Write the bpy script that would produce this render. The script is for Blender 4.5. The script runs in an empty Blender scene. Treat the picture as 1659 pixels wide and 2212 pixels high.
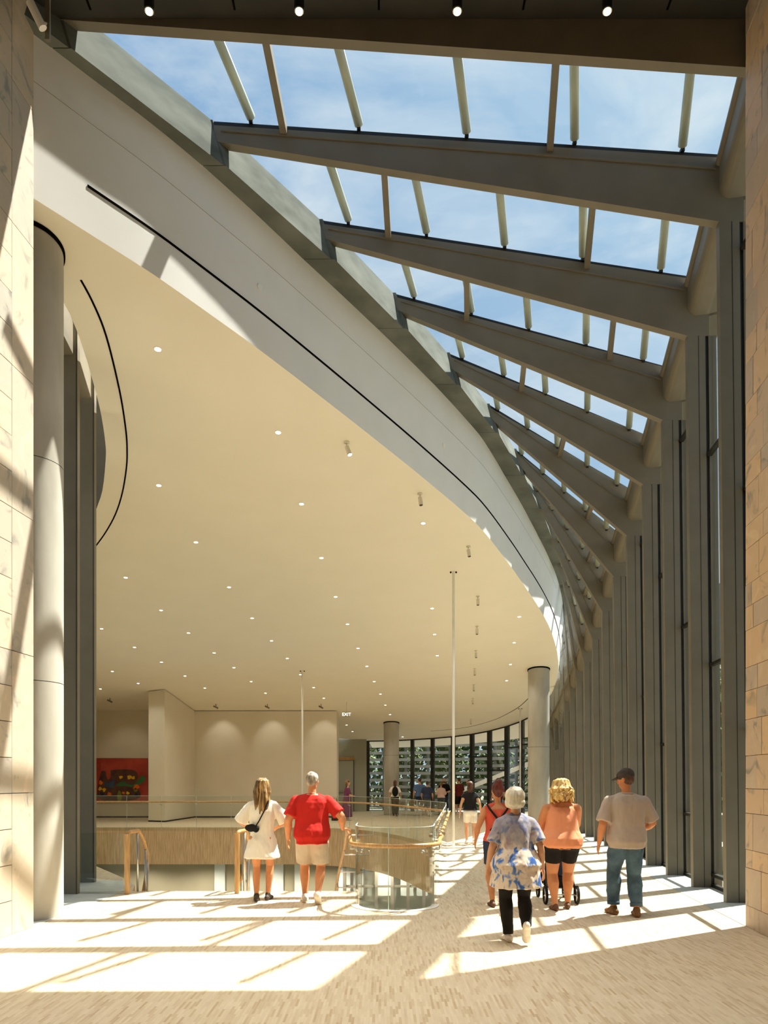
import bpy, bmesh, math, random
from mathutils import Vector, Matrix, noise

# ------------------------------------------------------------------ camera, world, sun, exposure
scene = bpy.context.scene
COL = scene.collection
cam_data = bpy.data.cameras.new('camera')
cam_data.sensor_fit = 'HORIZONTAL'
cam_data.sensor_width = 36.0
cam_data.lens = 36.0
cam_data.shift_y = (1685.0 - 1106.0) / 1659.0
cam_data.clip_end = 600
cam = bpy.data.objects.new('camera', cam_data)
cam.location = (0, 0, 1.7)
cam.rotation_euler = (math.radians(90), 0, 0)
COL.objects.link(cam)
scene.camera = cam

SUN_DIR = Vector((0.465, 0.292, 1.0)).normalized()      # towards the sun

world = bpy.data.worlds.new('sky')
scene.world = world
world.use_nodes = True
wn, wl = world.node_tree.nodes, world.node_tree.links
wn.clear()
w_out = wn.new('ShaderNodeOutputWorld')
w_bg = wn.new('ShaderNodeBackground')
w_bg.inputs['Strength'].default_value = 0.95
w_tc = wn.new('ShaderNodeTexCoord')
w_dot = wn.new('ShaderNodeVectorMath'); w_dot.operation = 'DOT_PRODUCT'
w_dot.inputs[1].default_value = SUN_DIR
wl.new(w_tc.outputs['Generated'], w_dot.inputs[0])
w_glow = wn.new('ShaderNodeMapRange')                     # paler sky around the sun
w_glow.inputs['From Min'].default_value = 0.62
w_glow.inputs['From Max'].default_value = 1.0
wl.new(w_dot.outputs['Value'], w_glow.inputs['Value'])
w_sep = wn.new('ShaderNodeSeparateXYZ')
wl.new(w_tc.outputs['Generated'], w_sep.inputs[0])
w_ramp = wn.new('ShaderNodeValToRGB')                     # horizon to zenith
w_ramp.color_ramp.elements[0].position = 0.0
w_ramp.color_ramp.elements[0].color = (0.52, 0.68, 0.80, 1)
w_ramp.color_ramp.elements[1].position = 0.75
w_ramp.color_ramp.elements[1].color = (0.115, 0.27, 0.53, 1)
wl.new(w_sep.outputs['Z'], w_ramp.inputs['Fac'])
w_mixg = wn.new('ShaderNodeMixRGB')
w_mixg.inputs['Color2'].default_value = (0.50, 0.66, 0.78, 1)
wl.new(w_glow.outputs['Result'], w_mixg.inputs['Fac'])
wl.new(w_ramp.outputs['Color'], w_mixg.inputs['Color1'])
w_map = wn.new('ShaderNodeMapping'); w_map.inputs['Scale'].default_value = (2.2, 3.4, 5.0)
wl.new(w_tc.outputs['Generated'], w_map.inputs['Vector'])
w_noise = wn.new('ShaderNodeTexNoise')
w_noise.inputs['Scale'].default_value = 1.6
w_noise.inputs['Detail'].default_value = 7
w_noise.inputs['Roughness'].default_value = 0.6
w_noise.inputs['Distortion'].default_value = 0.4
wl.new(w_map.outputs['Vector'], w_noise.inputs['Vector'])
w_cr = wn.new('ShaderNodeMapRange')
w_cr.inputs['From Min'].default_value = 0.46
w_cr.inputs['From Max'].default_value = 0.78
w_cr.inputs['To Max'].default_value = 0.75
wl.new(w_noise.outputs['Fac'], w_cr.inputs['Value'])
w_mixc = wn.new('ShaderNodeMixRGB')
w_mixc.inputs['Color2'].default_value = (0.80, 0.84, 0.84, 1)
wl.new(w_cr.outputs['Result'], w_mixc.inputs['Fac'])
wl.new(w_mixg.outputs['Color'], w_mixc.inputs['Color1'])
wl.new(w_mixc.outputs['Color'], w_bg.inputs['Color'])
wl.new(w_bg.outputs['Background'], w_out.inputs['Surface'])

sun_data = bpy.data.lights.new('sun', 'SUN')
sun_data.energy = 12.8
sun_data.angle = math.radians(0.6)
sun_data.color = (1.0, 0.965, 0.89)
sun = bpy.data.objects.new('sun', sun_data)
sun.rotation_euler = (-SUN_DIR).to_track_quat('-Z', 'Y').to_euler()
sun.location = (20, 12, 40)
COL.objects.link(sun)

scene.view_settings.view_transform = 'Standard'
scene.view_settings.look = 'None'
scene.view_settings.gamma = 1.0
scene.view_settings.use_curve_mapping = False
scene.view_settings.exposure = 0.32
scene.cycles.max_bounces = 10
scene.cycles.diffuse_bounces = 6
scene.cycles.glossy_bounces = 3
scene.cycles.transparent_max_bounces = 40
scene.cycles.sample_clamp_indirect = 6.0

LAMP_W = 125.0          # recessed ceiling lamps
WARM = (1.0, 0.95, 0.86)

# ------------------------------------------------------------------ materials
MATS = {}
def srgb(r, g, b):
    f = lambda c: ((c/255 + 0.055)/1.055)**2.4 if c > 10 else c/255/12.92
    return (f(r), f(g), f(b), 1)

def new_mat(name):
    m = bpy.data.materials.new(name); m.use_nodes = True
    nt = m.node_tree
    b = nt.nodes.get('Principled BSDF')
    MATS[name] = m
    return m, nt, b

def coords(nt, kind='Object', scale=(1, 1, 1), rot=(0, 0, 0)):
    tc = nt.nodes.new('ShaderNodeTexCoord')
    mp = nt.nodes.new('ShaderNodeMapping')
    mp.inputs['Scale'].default_value = scale
    mp.inputs['Rotation'].default_value = rot
    nt.links.new(tc.outputs[kind], mp.inputs['Vector'])
    return mp.outputs['Vector']

def world_pos(nt, scale=(1, 1, 1), rot=(0, 0, 0)):
    g = nt.nodes.new('ShaderNodeNewGeometry')
    mp = nt.nodes.new('ShaderNodeMapping')
    mp.inputs['Scale'].default_value = scale
    mp.inputs['Rotation'].default_value = rot
    nt.links.new(g.outputs['Position'], mp.inputs['Vector'])
    return mp.outputs['Vector']

def noisy(name, c1, c2, scale=4.0, rough=0.6, vec=(1, 1, 1), detail=5, bump=0.0, metallic=0.0, lo=0.35, hi=0.65, spec=0.4, bscale=None, kind='Object'):
    """two colours mixed by a noise, with optional fine relief"""
    m, nt, b = new_mat(name)
    v = coords(nt, kind, vec)
    n = nt.nodes.new('ShaderNodeTexNoise')
    n.inputs['Scale'].default_value = scale; n.inputs['Detail'].default_value = detail
    nt.links.new(v, n.inputs['Vector'])
    r = nt.nodes.new('ShaderNodeValToRGB')
    r.color_ramp.elements[0].position = lo; r.color_ramp.elements[0].color = c1
    r.color_ramp.elements[1].position = hi; r.color_ramp.elements[1].color = c2
    nt.links.new(n.outputs['Fac'], r.inputs['Fac'])
    nt.links.new(r.outputs['Color'], b.inputs['Base Color'])
    b.inputs['Roughness'].default_value = rough
    b.inputs['Metallic'].default_value = metallic
    b.inputs['Specular IOR Level'].default_value = spec
    if bump:
        n2 = nt.nodes.new('ShaderNodeTexNoise')
        n2.inputs['Scale'].default_value = bscale or scale*6; n2.inputs['Detail'].default_value = 3
        nt.links.new(v, n2.inputs['Vector'])
        bp = nt.nodes.new('ShaderNodeBump'); bp.inputs['Strength'].default_value = bump
        bp.inputs['Distance'].default_value = 0.01
        nt.links.new(n2.outputs['Fac'], bp.inputs['Height'])
        nt.links.new(bp.outputs['Normal'], b.inputs['Normal'])
    return m

noisy('fin_metal', srgb(116, 108, 91), srgb(122, 114, 97), 3, 0.5, spec=0.35)
noisy('fin_dark', srgb(38, 36, 30), srgb(44, 42, 35), 3, 0.5)
noisy('black_metal', srgb(20, 20, 18), srgb(28, 27, 24), 5, 0.5)
noisy('ring_metal', srgb(96, 99, 92), srgb(120, 123, 115), 1.6, 0.95, vec=(1, 1, 2), spec=0.05)
noisy('white_plaster', srgb(240, 237, 229), srgb(243, 240, 233), 2, 0.8, spec=0.2)
noisy('ceiling_paint', srgb(243, 236, 216), srgb(245, 238, 219), 1, 0.85, spec=0.1)
noisy('gallery_paint', srgb(220, 210, 187), srgb(224, 214, 192), 1, 0.85, spec=0.2)
noisy('dark_soffit', srgb(42, 40, 34), srgb(50, 47, 40), 2, 0.7)
noisy('shadow_gap', srgb(13, 12, 10), srgb(17, 15, 12), 2, 1.0, spec=0.0)  # near black: the shade inside slots and gaps is put into this colour
noisy('concrete', srgb(168, 163, 150), srgb(190, 185, 172), 2.2, 0.8, vec=(1, 1, 0.35), bump=0.15, spec=0.25)
noisy('grey_stone', srgb(176, 180, 174), srgb(190, 193, 186), 3.0, 0.55, vec=(1, 1, 1), detail=8)
noisy('faint_joint', srgb(168, 156, 136), srgb(176, 164, 144), 4, 0.9)
noisy('stone_joint', srgb(70, 58, 40), srgb(84, 70, 50), 4, 0.9)
noisy('lower_wall', srgb(150, 140, 112), srgb(156, 146, 118), 1, 0.85)
noisy('pale_panel', srgb(196, 200, 186), srgb(204, 206, 194), 1, 0.7)
noisy('recess_wall', srgb(168, 166, 148), srgb(174, 172, 154), 1, 0.8)
noisy('steel', srgb(190, 186, 176), srgb(205, 200, 190), 8, 0.3, metallic=0.9)
noisy('rod_white', srgb(248, 244, 234), srgb(250, 246, 238), 3, 0.5)
noisy('rail_wood', srgb(170, 128, 76), srgb(200, 158, 102), 6, 0.35, vec=(6, 6, 0.6), spec=0.5)
noisy('spot_white', srgb(222, 212, 190), srgb(228, 218, 198), 3, 0.5)
noisy('ground_paving', srgb(110, 108, 98), srgb(124, 121, 110), 0.6, 0.9)
noisy('screen_slat', srgb(150, 146, 132), srgb(164, 160, 146), 2, 0.8)
noisy('bark', srgb(92, 78, 60), srgb(120, 104, 84), 8, 0.9, vec=(1, 1, 0.2))
noisy('leaf', srgb(58, 78, 30), srgb(104, 122, 56), 1.3, 0.6, lo=0.3, hi=0.7)
noisy('hedge_leaf', srgb(62, 88, 34), srgb(112, 134, 62), 1.3, 0.6, lo=0.3, hi=0.7)
noisy('tower_wall', srgb(110, 114, 120), srgb(122, 126, 132), 0.2, 0.8)
noisy('tower_window', srgb(52, 66, 84), srgb(66, 80, 98), 0.3, 0.2)
noisy('tube_metal', srgb(160, 164, 146), srgb(172, 176, 158), 2, 0.45)

# end-grain strip floor: short narrow wooden strips laid along the room
def floor_material():
    m, nt, b = new_mat('strip_floor')
    v = world_pos(nt, (1, 1, 1), (0, 0, math.radians(90)))
    br = nt.nodes.new('ShaderNodeTexBrick')
    br.offset = 0.37; br.offset_frequency = 2; br.squash = 1.0
    br.inputs['Color1'].default_value = (0, 0, 0, 1)
    br.inputs['Color2'].default_value = (1, 1, 1, 1)
    br.inputs['Mortar'].default_value = (0.6, 0.6, 0.6, 1)
    br.inputs['Scale'].default_value = 1.0
    br.inputs['Mortar Size'].default_value = 0.0012
    br.inputs['Brick Width'].default_value = 0.19
    br.inputs['Row Height'].default_value = 0.021
    nt.links.new(v, br.inputs['Vector'])
    n = nt.nodes.new('ShaderNodeTexNoise'); n.inputs['Scale'].default_value = 9; n.inputs['Detail'].default_value = 2
    v2 = world_pos(nt, (4, 0.45, 1))
    nt.links.new(v2, n.inputs['Vector'])
    mx = nt.nodes.new('ShaderNodeMixRGB'); mx.blend_type = 'MULTIPLY'; mx.inputs['Fac'].default_value = 0.12
    rp = nt.nodes.new('ShaderNodeValToRGB')
    rp.color_ramp.elements[0].position = 0.32; rp.color_ramp.elements[0].color = srgb(196, 176, 150)
    rp.color_ramp.elements[1].position = 0.62; rp.color_ramp.elements[1].color = (1, 1, 1, 1)
    nt.links.new(n.outputs['Fac'], rp.inputs['Fac'])
    tone = nt.nodes.new('ShaderNodeValToRGB'); te = tone.color_ramp.elements      # most strips pale, a few dark
    te[0].position = 0.0; te[0].color = srgb(220, 204, 176)
    te[1].position = 1.0; te[1].color = srgb(190, 166, 132)
    t1 = te.new(.55); t1.color = srgb(212, 195, 166)
    t2 = te.new(.86); t2.color = srgb(204, 184, 153)
    nt.links.new(br.outputs['Color'], tone.inputs['Fac'])
    nt.links.new(tone.outputs['Color'], mx.inputs['Color1']); nt.links.new(rp.outputs['Color'], mx.inputs['Color2'])
    nt.links.new(mx.outputs['Color'], b.inputs['Base Color'])
    b.inputs['Roughness'].default_value = 0.5
    b.inputs['Specular IOR Level'].default_value = 0.3
floor_material()

def cladding_material():
    m, nt, b = new_mat('wood_cladding')
    v = world_pos(nt, (40, 40, 2.2))
    n = nt.nodes.new('ShaderNodeTexNoise'); n.inputs['Scale'].default_value = 1.0; n.inputs['Detail'].default_value = 3
    nt.links.new(v, n.inputs['Vector'])
    r = nt.nodes.new('ShaderNodeValToRGB')
    r.color_ramp.elements[0].position = 0.36; r.color_ramp.elements[0].color = srgb(192, 158, 112)
    r.color_ramp.elements[1].position = 0.62; r.color_ramp.elements[1].color = srgb(220, 190, 146)
    nt.links.new(n.outputs['Fac'], r.inputs['Fac'])
    nt.links.new(r.outputs['Color'], b.inputs['Base Color'])
    b.inputs['Roughness'].default_value = 0.6
cladding_material()

def marble_material(name, base, vein, pale, wave_scale):
    m, nt, b = new_mat(name)
    v = world_pos(nt, (1, 1, 1))
    oi = nt.nodes.new('ShaderNodeObjectInfo')
    add = nt.nodes.new('ShaderNodeVectorMath'); add.operation = 'MULTIPLY_ADD'
    add.inputs[1].default_value = (1, 1, 1)
    cmb = nt.nodes.new('ShaderNodeCombineXYZ')
    mul = nt.nodes.new('ShaderNodeMath'); mul.operation = 'MULTIPLY'; mul.inputs[1].default_value = 37.0
    nt.links.new(oi.outputs['Random'], mul.inputs[0])
    nt.links.new(mul.outputs[0], cmb.inputs['X']); nt.links.new(mul.outputs[0], cmb.inputs['Z'])
    nt.links.new(v, add.inputs[0]); nt.links.new(cmb.outputs[0], add.inputs[2])
    n = nt.nodes.new('ShaderNodeTexNoise')
    n.inputs['Scale'].default_value = wave_scale; n.inputs['Detail'].default_value = 6
    n.inputs['Distortion'].default_value = 2.2
    nt.links.new(add.outputs[0], n.inputs['Vector'])
    r = nt.nodes.new('ShaderNodeValToRGB')
    e = r.color_ramp.elements
    e[0].position = 0.30; e[0].color = vein
    e[1].position = 0.70; e[1].color = pale
    e2 = e.new(0.43); e2.color = base
    e3 = e.new(0.56); e3.color = base
    nt.links.new(n.outputs['Fac'], r.inputs['Fac'])
    hsv = nt.nodes.new('ShaderNodeHueSaturation')
    mr = nt.nodes.new('ShaderNodeMapRange'); mr.inputs['To Min'].default_value = 0.82; mr.inputs['To Max'].default_value = 1.1
    nt.links.new(oi.outputs['Random'], mr.inputs['Value'])
    nt.links.new(mr.outputs['Result'], hsv.inputs['Value'])
    mr2 = nt.nodes.new('ShaderNodeMapRange'); mr2.inputs['To Min'].default_value = 0.75; mr2.inputs['To Max'].default_value = 1.15
    nt.links.new(oi.outputs['Random'], mr2.inputs['Value'])
    nt.links.new(mr2.outputs['Result'], hsv.inputs['Saturation'])
    nt.links.new(r.outputs['Color'], hsv.inputs['Color'])
    nt.links.new(hsv.outputs['Color'], b.inputs['Base Color'])
    b.inputs['Roughness'].default_value = 0.55
marble_material('marble_left', srgb(190, 176, 154), srgb(146, 142, 130), srgb(204, 184, 162), 2.2)
marble_material('marble_right', srgb(208, 180, 148), srgb(152, 140, 120), srgb(216, 192, 160), 1.9)

def glass_material(name, tint, refl=1.0):
    m, nt, b = new_mat(name)
    nt.nodes.remove(b)
    out = nt.nodes.get('Material Output')
    tr = nt.nodes.new('ShaderNodeBsdfTransparent'); tr.inputs['Color'].default_value = tint
    gl = nt.nodes.new('ShaderNodeBsdfGlossy'); gl.inputs['Roughness'].default_value = 0.02
    lw = nt.nodes.new('ShaderNodeLayerWeight'); lw.inputs['Blend'].default_value = 0.5
    pw = nt.nodes.new('ShaderNodeMath'); pw.operation = 'POWER'; pw.inputs[1].default_value = 4.5
    ma = nt.nodes.new('ShaderNodeMath'); ma.operation = 'MULTIPLY_ADD'
    ma.inputs[1].default_value = 0.9*refl; ma.inputs[2].default_value = 0.035*refl
    nt.links.new(lw.outputs['Facing'], pw.inputs[0]); nt.links.new(pw.outputs[0], ma.inputs[0])
    mx = nt.nodes.new('ShaderNodeMixShader')
    nt.links.new(ma.outputs[0], mx.inputs['Fac'])
    nt.links.new(tr.outputs[0], mx.inputs[1]); nt.links.new(gl.outputs[0], mx.inputs[2])
    nt.links.new(mx.outputs[0], out.inputs['Surface'])
glass_material('roof_glass', (0.97, 0.985, 0.98, 1), 0.3)
glass_material('rail_glass', (0.93, 0.955, 0.935, 1), 1.0)
glass_material('wall_glass', (0.94, 0.955, 0.94, 1), 0.9)

def emit_material(name, color, strength):
    m, nt, b = new_mat(name)
    b.inputs['Base Color'].default_value = color
    b.inputs['Emission Color'].default_value = color
    b.inputs['Emission Strength'].default_value = strength
emit_material('lamp_lens', (1.0, 0.86, 0.62, 1), 6.0)
emit_material('sign_light', (1.0, 0.95, 0.85, 1), 1.6)

def plain(name, c, rough=0.7, var=0.06, scale=5.0, vec=(1, 1, 1), bump=0.0):
    d = tuple(x*(1-var) for x in c[:3]) + (1,)
    l = tuple(min(1, x*(1+var)) for x in c[:3]) + (1,)
    return noisy(name, d, l, scale, rough, vec=vec, spec=0.25, bump=bump)

# ------------------------------------------------------------------ mesh helpers
def link(name, me, mat=None, parent=None, loc=None, rot=None):
    o = bpy.data.objects.new(name, me)
    COL.objects.link(o)
    if mat and me is not None and not me.materials:
        me.materials.append(MATS[mat])
    if parent is not None: o.parent = parent
    if loc is not None: o.location = loc
    if rot is not None: o.rotation_euler = rot
    return o

def from_bm(name, bm, mat, parent=None, smooth=False, loc=None, rot=None, fix=True):
    if fix: bmesh.ops.recalc_face_normals(bm, faces=bm.faces[:])
    me = bpy.data.meshes.new(name)
    bm.to_mesh(me); bm.free()
    if smooth:
        for p in me.polygons: p.use_smooth = True
    return link(name, me, mat, parent, loc, rot)

def tag(o, label=None, cat=None, group=None, kind=None):
    if label: o['label'] = label
    if cat: o['category'] = cat
    if group: o['group'] = group
    if kind: o['kind'] = kind
    return o

def empty(name, loc=(0, 0, 0), rz=0.0, parent=None):
    o = bpy.data.objects.new(name, None)
    o.empty_display_size = 0.2
    COL.objects.link(o)
    o.location = loc; o.rotation_euler = (0, 0, rz)
    if parent: o.parent = parent
    return o

def add_box(bm, lo, hi):
    vs = [bm.verts.new((x, y, z)) for z in (lo[2], hi[2]) for y in (lo[1], hi[1]) for x in (lo[0], hi[0])]
    for f in ((0, 2, 3, 1), (4, 5, 7, 6), (0, 1, 5, 4), (2, 6, 7, 3), (0, 4, 6, 2), (1, 3, 7, 5)):
        bm.faces.new([vs[i] for i in f])
    return vs

def add_hull8(bm, p):
    """hexahedron from 8 points: bottom loop 0-3, top loop 4-7"""
    vs = [bm.verts.new(q) for q in p]
    for f in ((3, 2, 1, 0), (4, 5, 6, 7), (0, 1, 5, 4), (1, 2, 6, 5), (2, 3, 7, 6), (3, 0, 4, 7)):
        bm.faces.new([vs[i] for i in f])

def add_prism(bm, poly, off):
    """polygon (3d points) pushed by a vector"""
    off = Vector(off)
    a = [bm.verts.new(p) for p in poly]
    b = [bm.verts.new(Vector(p) + off) for p in poly]
    n = len(a)
    bm.faces.new(a[::-1]); bm.faces.new(b)
    for i in range(n):
        bm.faces.new((a[i], a[(i+1) % n], b[(i+1) % n], b[i]))

def add_loft(bm, rings, cap=True, closed=True):
    vr = [[bm.verts.new(p) for p in r] for r in rings]
    n = len(vr[0])
    for i in range(len(vr)-1):
        for j in range(n if closed else n-1):
            k = (j+1) % n
            bm.faces.new((vr[i][j], vr[i][k], vr[i+1][k], vr[i+1][j]))
    if cap and closed:
        bm.faces.new(vr[0][::-1]); bm.faces.new(vr[-1])

def add_tube(bm, pts, rad, seg=10, cap=True):
    pts = [Vector(p) for p in pts]
    if not isinstance(rad, (list, tuple)): rad = [rad]*len(pts)
    rings = []
    up = None
    for i, p in enumerate(pts):
        t = (pts[min(i+1, len(pts)-1)] - pts[max(i-1, 0)]).normalized()
        if up is None:
            up = Vector((0, 0, 1)) if abs(t.z) < 0.9 else Vector((1, 0, 0))
        s = t.cross(up)
        if s.length < 1e-5: s = t.cross(Vector((0.3, 1, 0.2)))
        s.normalize(); u = s.cross(t).normalized(); up = u
        rings.append([p + (s*math.cos(a) + u*math.sin(a))*rad[i] for a in (2*math.pi*k/seg for k in range(seg))])
    add_loft(bm, rings, cap)

def add_ell(bm, c, r, seg=16, rings=10, rot=None):
    M = Matrix.Translation(Vector(c))
    if rot is not None: M = M @ rot.to_4x4()
    M = M @ Matrix.Diagonal((r[0], r[1], r[2], 1))
    bmesh.ops.create_uvsphere(bm, u_segments=seg, v_segments=rings, radius=1.0, matrix=M)

def box_obj(name, lo, hi, mat, parent=None):
    bm = bmesh.new(); add_box(bm, lo, hi)
    return from_bm(name, bm, mat, parent)

def tube_obj(name, pts, rad, mat, parent=None, seg=10, smooth=True):
    bm = bmesh.new(); add_tube(bm, pts, rad, seg)
    return from_bm(name, bm, mat, parent, smooth)

def catmull(pts, n=6, closed=False):
    pts = [Vector(p) for p in pts]
    out = []
    N = len(pts)
    for i in range(N if closed else N-1):
        if closed: p0, p1, p2, p3 = (pts[(i+k-1) % N] for k in range(4))
        else: p0, p1, p2, p3 = pts[max(i-1, 0)], pts[i], pts[i+1], pts[min(i+2, N-1)]
        for k in range(n):
            t = k/n
            out.append(0.5*((2*p1) + (-p0+p2)*t + (2*p0-5*p1+4*p2-p3)*t*t + (-p0+3*p1-3*p2+p3)*t**3))
    if not closed: out.append(pts[-1])
    return out

def lerp(a, b, t): return a + (b-a)*t

def flat_fill(name, loops, zf, mat, parent=None):
    """horizontal (or z = zf(x, y)) sheet bounded by loops; inner loops are holes"""
    bm = bmesh.new(); edges = []
    for lp in loops:
        vs = [bm.verts.new((p[0], p[1], 0)) for p in lp]
        for i in range(len(vs)): edges.append(bm.edges.new((vs[i], vs[(i+1) % len(vs)])))
    bmesh.ops.triangle_fill(bm, use_beauty=True, use_dissolve=False, edges=edges, normal=(0, 0, 1))
    for v in bm.verts: v.co.z = zf(v.co.x, v.co.y)
    return from_bm(name, bm, mat, parent)

def wall_strip(name, path, z0, z1, mat, parent=None, closed=False, smooth=False):
    """upright sheet along a plan path; z0, z1 are numbers or functions of (x, y)"""
    bm = bmesh.new()
    f0 = z0 if callable(z0) else (lambda x, y: z0)
    f1 = z1 if callable(z1) else (lambda x, y: z1)
    lo = [bm.verts.new((p[0], p[1], f0(p[0], p[1]))) for p in path]
    hi = [bm.verts.new((p[0], p[1], f1(p[0], p[1]))) for p in path]
    n = len(path)
    for i in range(n if closed else n-1):
        k = (i+1) % n
        bm.faces.new((lo[i], lo[k], hi[k], hi[i]))
    return from_bm(name, bm, mat, parent, smooth)

ORD = ['first', 'second', 'third', 'fourth', 'fifth', 'sixth', 'seventh', 'eighth', 'ninth', 'tenth', 'eleventh', 'twelfth', 'thirteenth', 'fourteenth', 'fifteenth', 'sixteenth', 'seventeenth', 'eighteenth', 'nineteenth', 'twentieth', 'twenty-first', 'twenty-second', 'twenty-third', 'twenty-fourth']
rnd = random.Random(7)

# ================================================================== STRUCTURE
def ceil_z(x, y): return 9.69 - 0.139*y

NB = 17                                                # rafter frames, the first stands in the opening
YR = [9.065 + 1.535*i for i in range(NB)]
XR = [-3.72, -2.21, -0.84, 0.34, 1.43, 2.43, 3.28, 4.00, 4.67, 5.25, 5.76, 6.18, 6.52, 6.78, 6.94, 7.02, 7.06]     # outer edge of the ring beam
ZR = [10.34, 10.18, 9.93, 9.74, 9.53, 9.27, 8.95, 8.70, 8.41, 8.16, 7.93, 7.70, 7.45, 7.20, 6.95, 6.70, 6.45]      # its underside
ZK = [10.10, 9.41, 8.72, 8.11, 7.56, 7.03, 6.55, 6.06, 5.61, 5.20, 4.83, 4.48, 4.16, 3.88, 3.65, 3.45, 3.30]       # underside of the knee
def fac_x(y, z=0.0): return 4.73 + 0.105*(y-10.6) - 0.011*z     # inner edge of the facade fins

def interp(xs, ys, x):
    if x <= xs[0]: return ys[0] + (ys[1]-ys[0])*(x-xs[0])/(xs[1]-xs[0])
    for i in range(len(xs)-1):
        if x <= xs[i+1]: return lerp(ys[i], ys[i+1], (x-xs[i])/(xs[i+1]-xs[i]))
    return ys[-1] + (ys[-1]-ys[-2])*(x-xs[-1])/(xs[-1]-xs[-2])

# ---- plan outline of the sloping ceiling
EDGE_R = [(-4.3, 8.68), (-4.06, 8.92), (-3.62, 9.38), (-3.02, 10.01), (-2.45, 10.69), (-1.86, 11.42), (-1.21, 12.28), (-0.40, 13.38),
          (0.62, 14.80), (1.68, 16.35), (2.28, 17.35), (3.11, 19.05), (3.66, 20.25), (4.20, 21.45), (4.70, 22.64), (5.24, 24.07), (5.90, 26.17),
          (6.42, 28.3), (6.78, 30.43), (6.97, 32.4), (7.0, 34.0)]
EDGE_F = [(6.90, 35.8), (6.60, 37.0), (6.08, 38.2), (5.37, 39.3), (4.58, 40.15), (3.65, 40.75), (2.60, 41.25), (1.53, 41.6), (0.4, 41.9), (-0.89, 42.0)]
EDGE_L = [(-13.9, 36.4), (-13.9, 33), (-11.0, 26.0), (-8.2, 20.6), (-7.0, 18.0), (-6.14, 16.35), (-5.68, 15.49), (-5.22, 14.40), (-5.03, 13.87), (-4.80, 13.05),
          (-4.63, 12.28), (-4.45, 11.3), (-4.38, 10.47), (-4.55, 9.95), (-4.85, 9.6), (-5.0, 9.0), (-4.7, 8.7)]
edge_r = [(p.x, p.y) for p in catmull([(a, b, 0) for a, b in EDGE_R], 4)]
edge_f = [(p.x, p.y) for p in catmull([(a, b, 0) for a, b in [EDGE_R[-1]] + EDGE_F], 4)][1:]
edge_l = [(p.x, p.y) for p in catmull([(a, b, 0) for a, b in EDGE_L], 3)]

# ---- floor with the stair opening
NOSE_C, NOSE_R = (0.15, 10.46), 0.53
nose = [(NOSE_C[0] - NOSE_R*math.cos(a), NOSE_C[1] - NOSE_R*math.sin(a)) for a in (math.pi*k/18 for k in range(19))]
EDGE_V_RIGHT = [(NOSE_C[0]+NOSE_R, NOSE_C[1]), (1.12, 14.8), (1.50, 18.6)]
far_curve = [(p.x, p.y) for p in catmull([(1.55, 19.2, 0), (1.38, 20.1, 0), (1.09, 21.0, 0), (0.75, 22.5, 0), (0.33, 23.9, 0), (-0.4, 25.6, 0), (-1.5, 26.9, 0), (-3.0, 27.6, 0)], 4)]
hole = [(-3.85, 11.75), (-0.38, 11.75)] + nose + [(1.12, 14.8), (1.50, 18.6)] + far_curve + [(-12.5, 27.65), (-12.5, 26.0), (-6.6, 16.6), (-4.5, 13.3), (-4.02, 12.4)]
floor_outer = [(-16, -7), (5.2, -7), (5.2, 8.0), (fac_x(8)+.5, 8.0), (fac_x(36)+.5, 36), (7.4, 42.5), (-16, 42.5)]
floor = flat_fill('floor', [floor_outer, hole], lambda x, y: 0.0, 'strip_floor')
tag(floor, 'pale wooden strip floor of the hall with sun patches', None, None, 'structure')
rim = bmesh.new()                                       # pale edging round the nose of the opening
outer_n = [(NOSE_C[0] - (NOSE_R+.07)*math.cos(a), NOSE_C[1] - (NOSE_R+.07)*math.sin(a)) for a in (math.pi*k/18 for k in range(19))]
inner_n = [(NOSE_C[0] - (NOSE_R-.03)*math.cos(a), NOSE_C[1] - (NOSE_R-.03)*math.sin(a)) for a in (math.pi*k/18 for k in range(19))]
add_loft(rim, [[(o[0], o[1], .0), (o[0], o[1], .012), (i[0], i[1], .012), (i[0], i[1], -.2)] for o, i in zip(outer_n, inner_n)])
from_bm('edging', rim, 'white_plaster', floor)
# grey stone margin along the facade, slab by slab
for i in range(NB-1):
    y0, y1 = YR[i] + (-0.14 if i == 0 else 0), YR[i+1]
    for a, b in ((-0.36, -0.03), (-0.03, 0.36)):
        bm = bmesh.new()
        g = 0.004
        add_hull8(bm, [(fac_x(y0)+a+g, y0+g, -.05), (fac_x(y0)+b-g, y0+g, -.05), (fac_x(y1)+b-g, y1-g, -.05), (fac_x(y1)+a+g, y1-g, -.05),
                       (fac_x(y0)+a+g, y0+g, .006), (fac_x(y0)+b-g, y0+g, .006), (fac_x(y1)+b-g, y1-g, .006), (fac_x(y1)+a+g, y1-g, .006)])
        from_bm('stone_slab', bm, 'grey_stone', floor)
margin = [[(-5.6, 8.92), (-4.06, 8.92), (-4.03, 9.66), (-4.01, 10.45), (-5.6, 10.45)], [(-5.6, 10.46), (-4.01, 10.46), (-3.98, 11.2), (-3.98, 11.72), (-5.6, 11.72)],
          [(-6.2, 11.73), (-3.98, 11.73), (-4.06, 12.4), (-4.32, 12.96), (-6.2, 12.96)]]
for poly in margin:
    bm = bmesh.new(); add_prism(bm, [(x, y, -.05) for x, y in poly], (0, 0, .056))
    from_bm('stone_slab', bm, 'grey_stone', floor)

# ---- slab edge of the opening, clad in wood
trim1 = wall_strip('trim_1', hole, -1.33, -0.001, 'wood_cladding', closed=True)
tag(trim1, 'wood-clad slab edge around the stair opening', None, None, 'structure')

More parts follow.
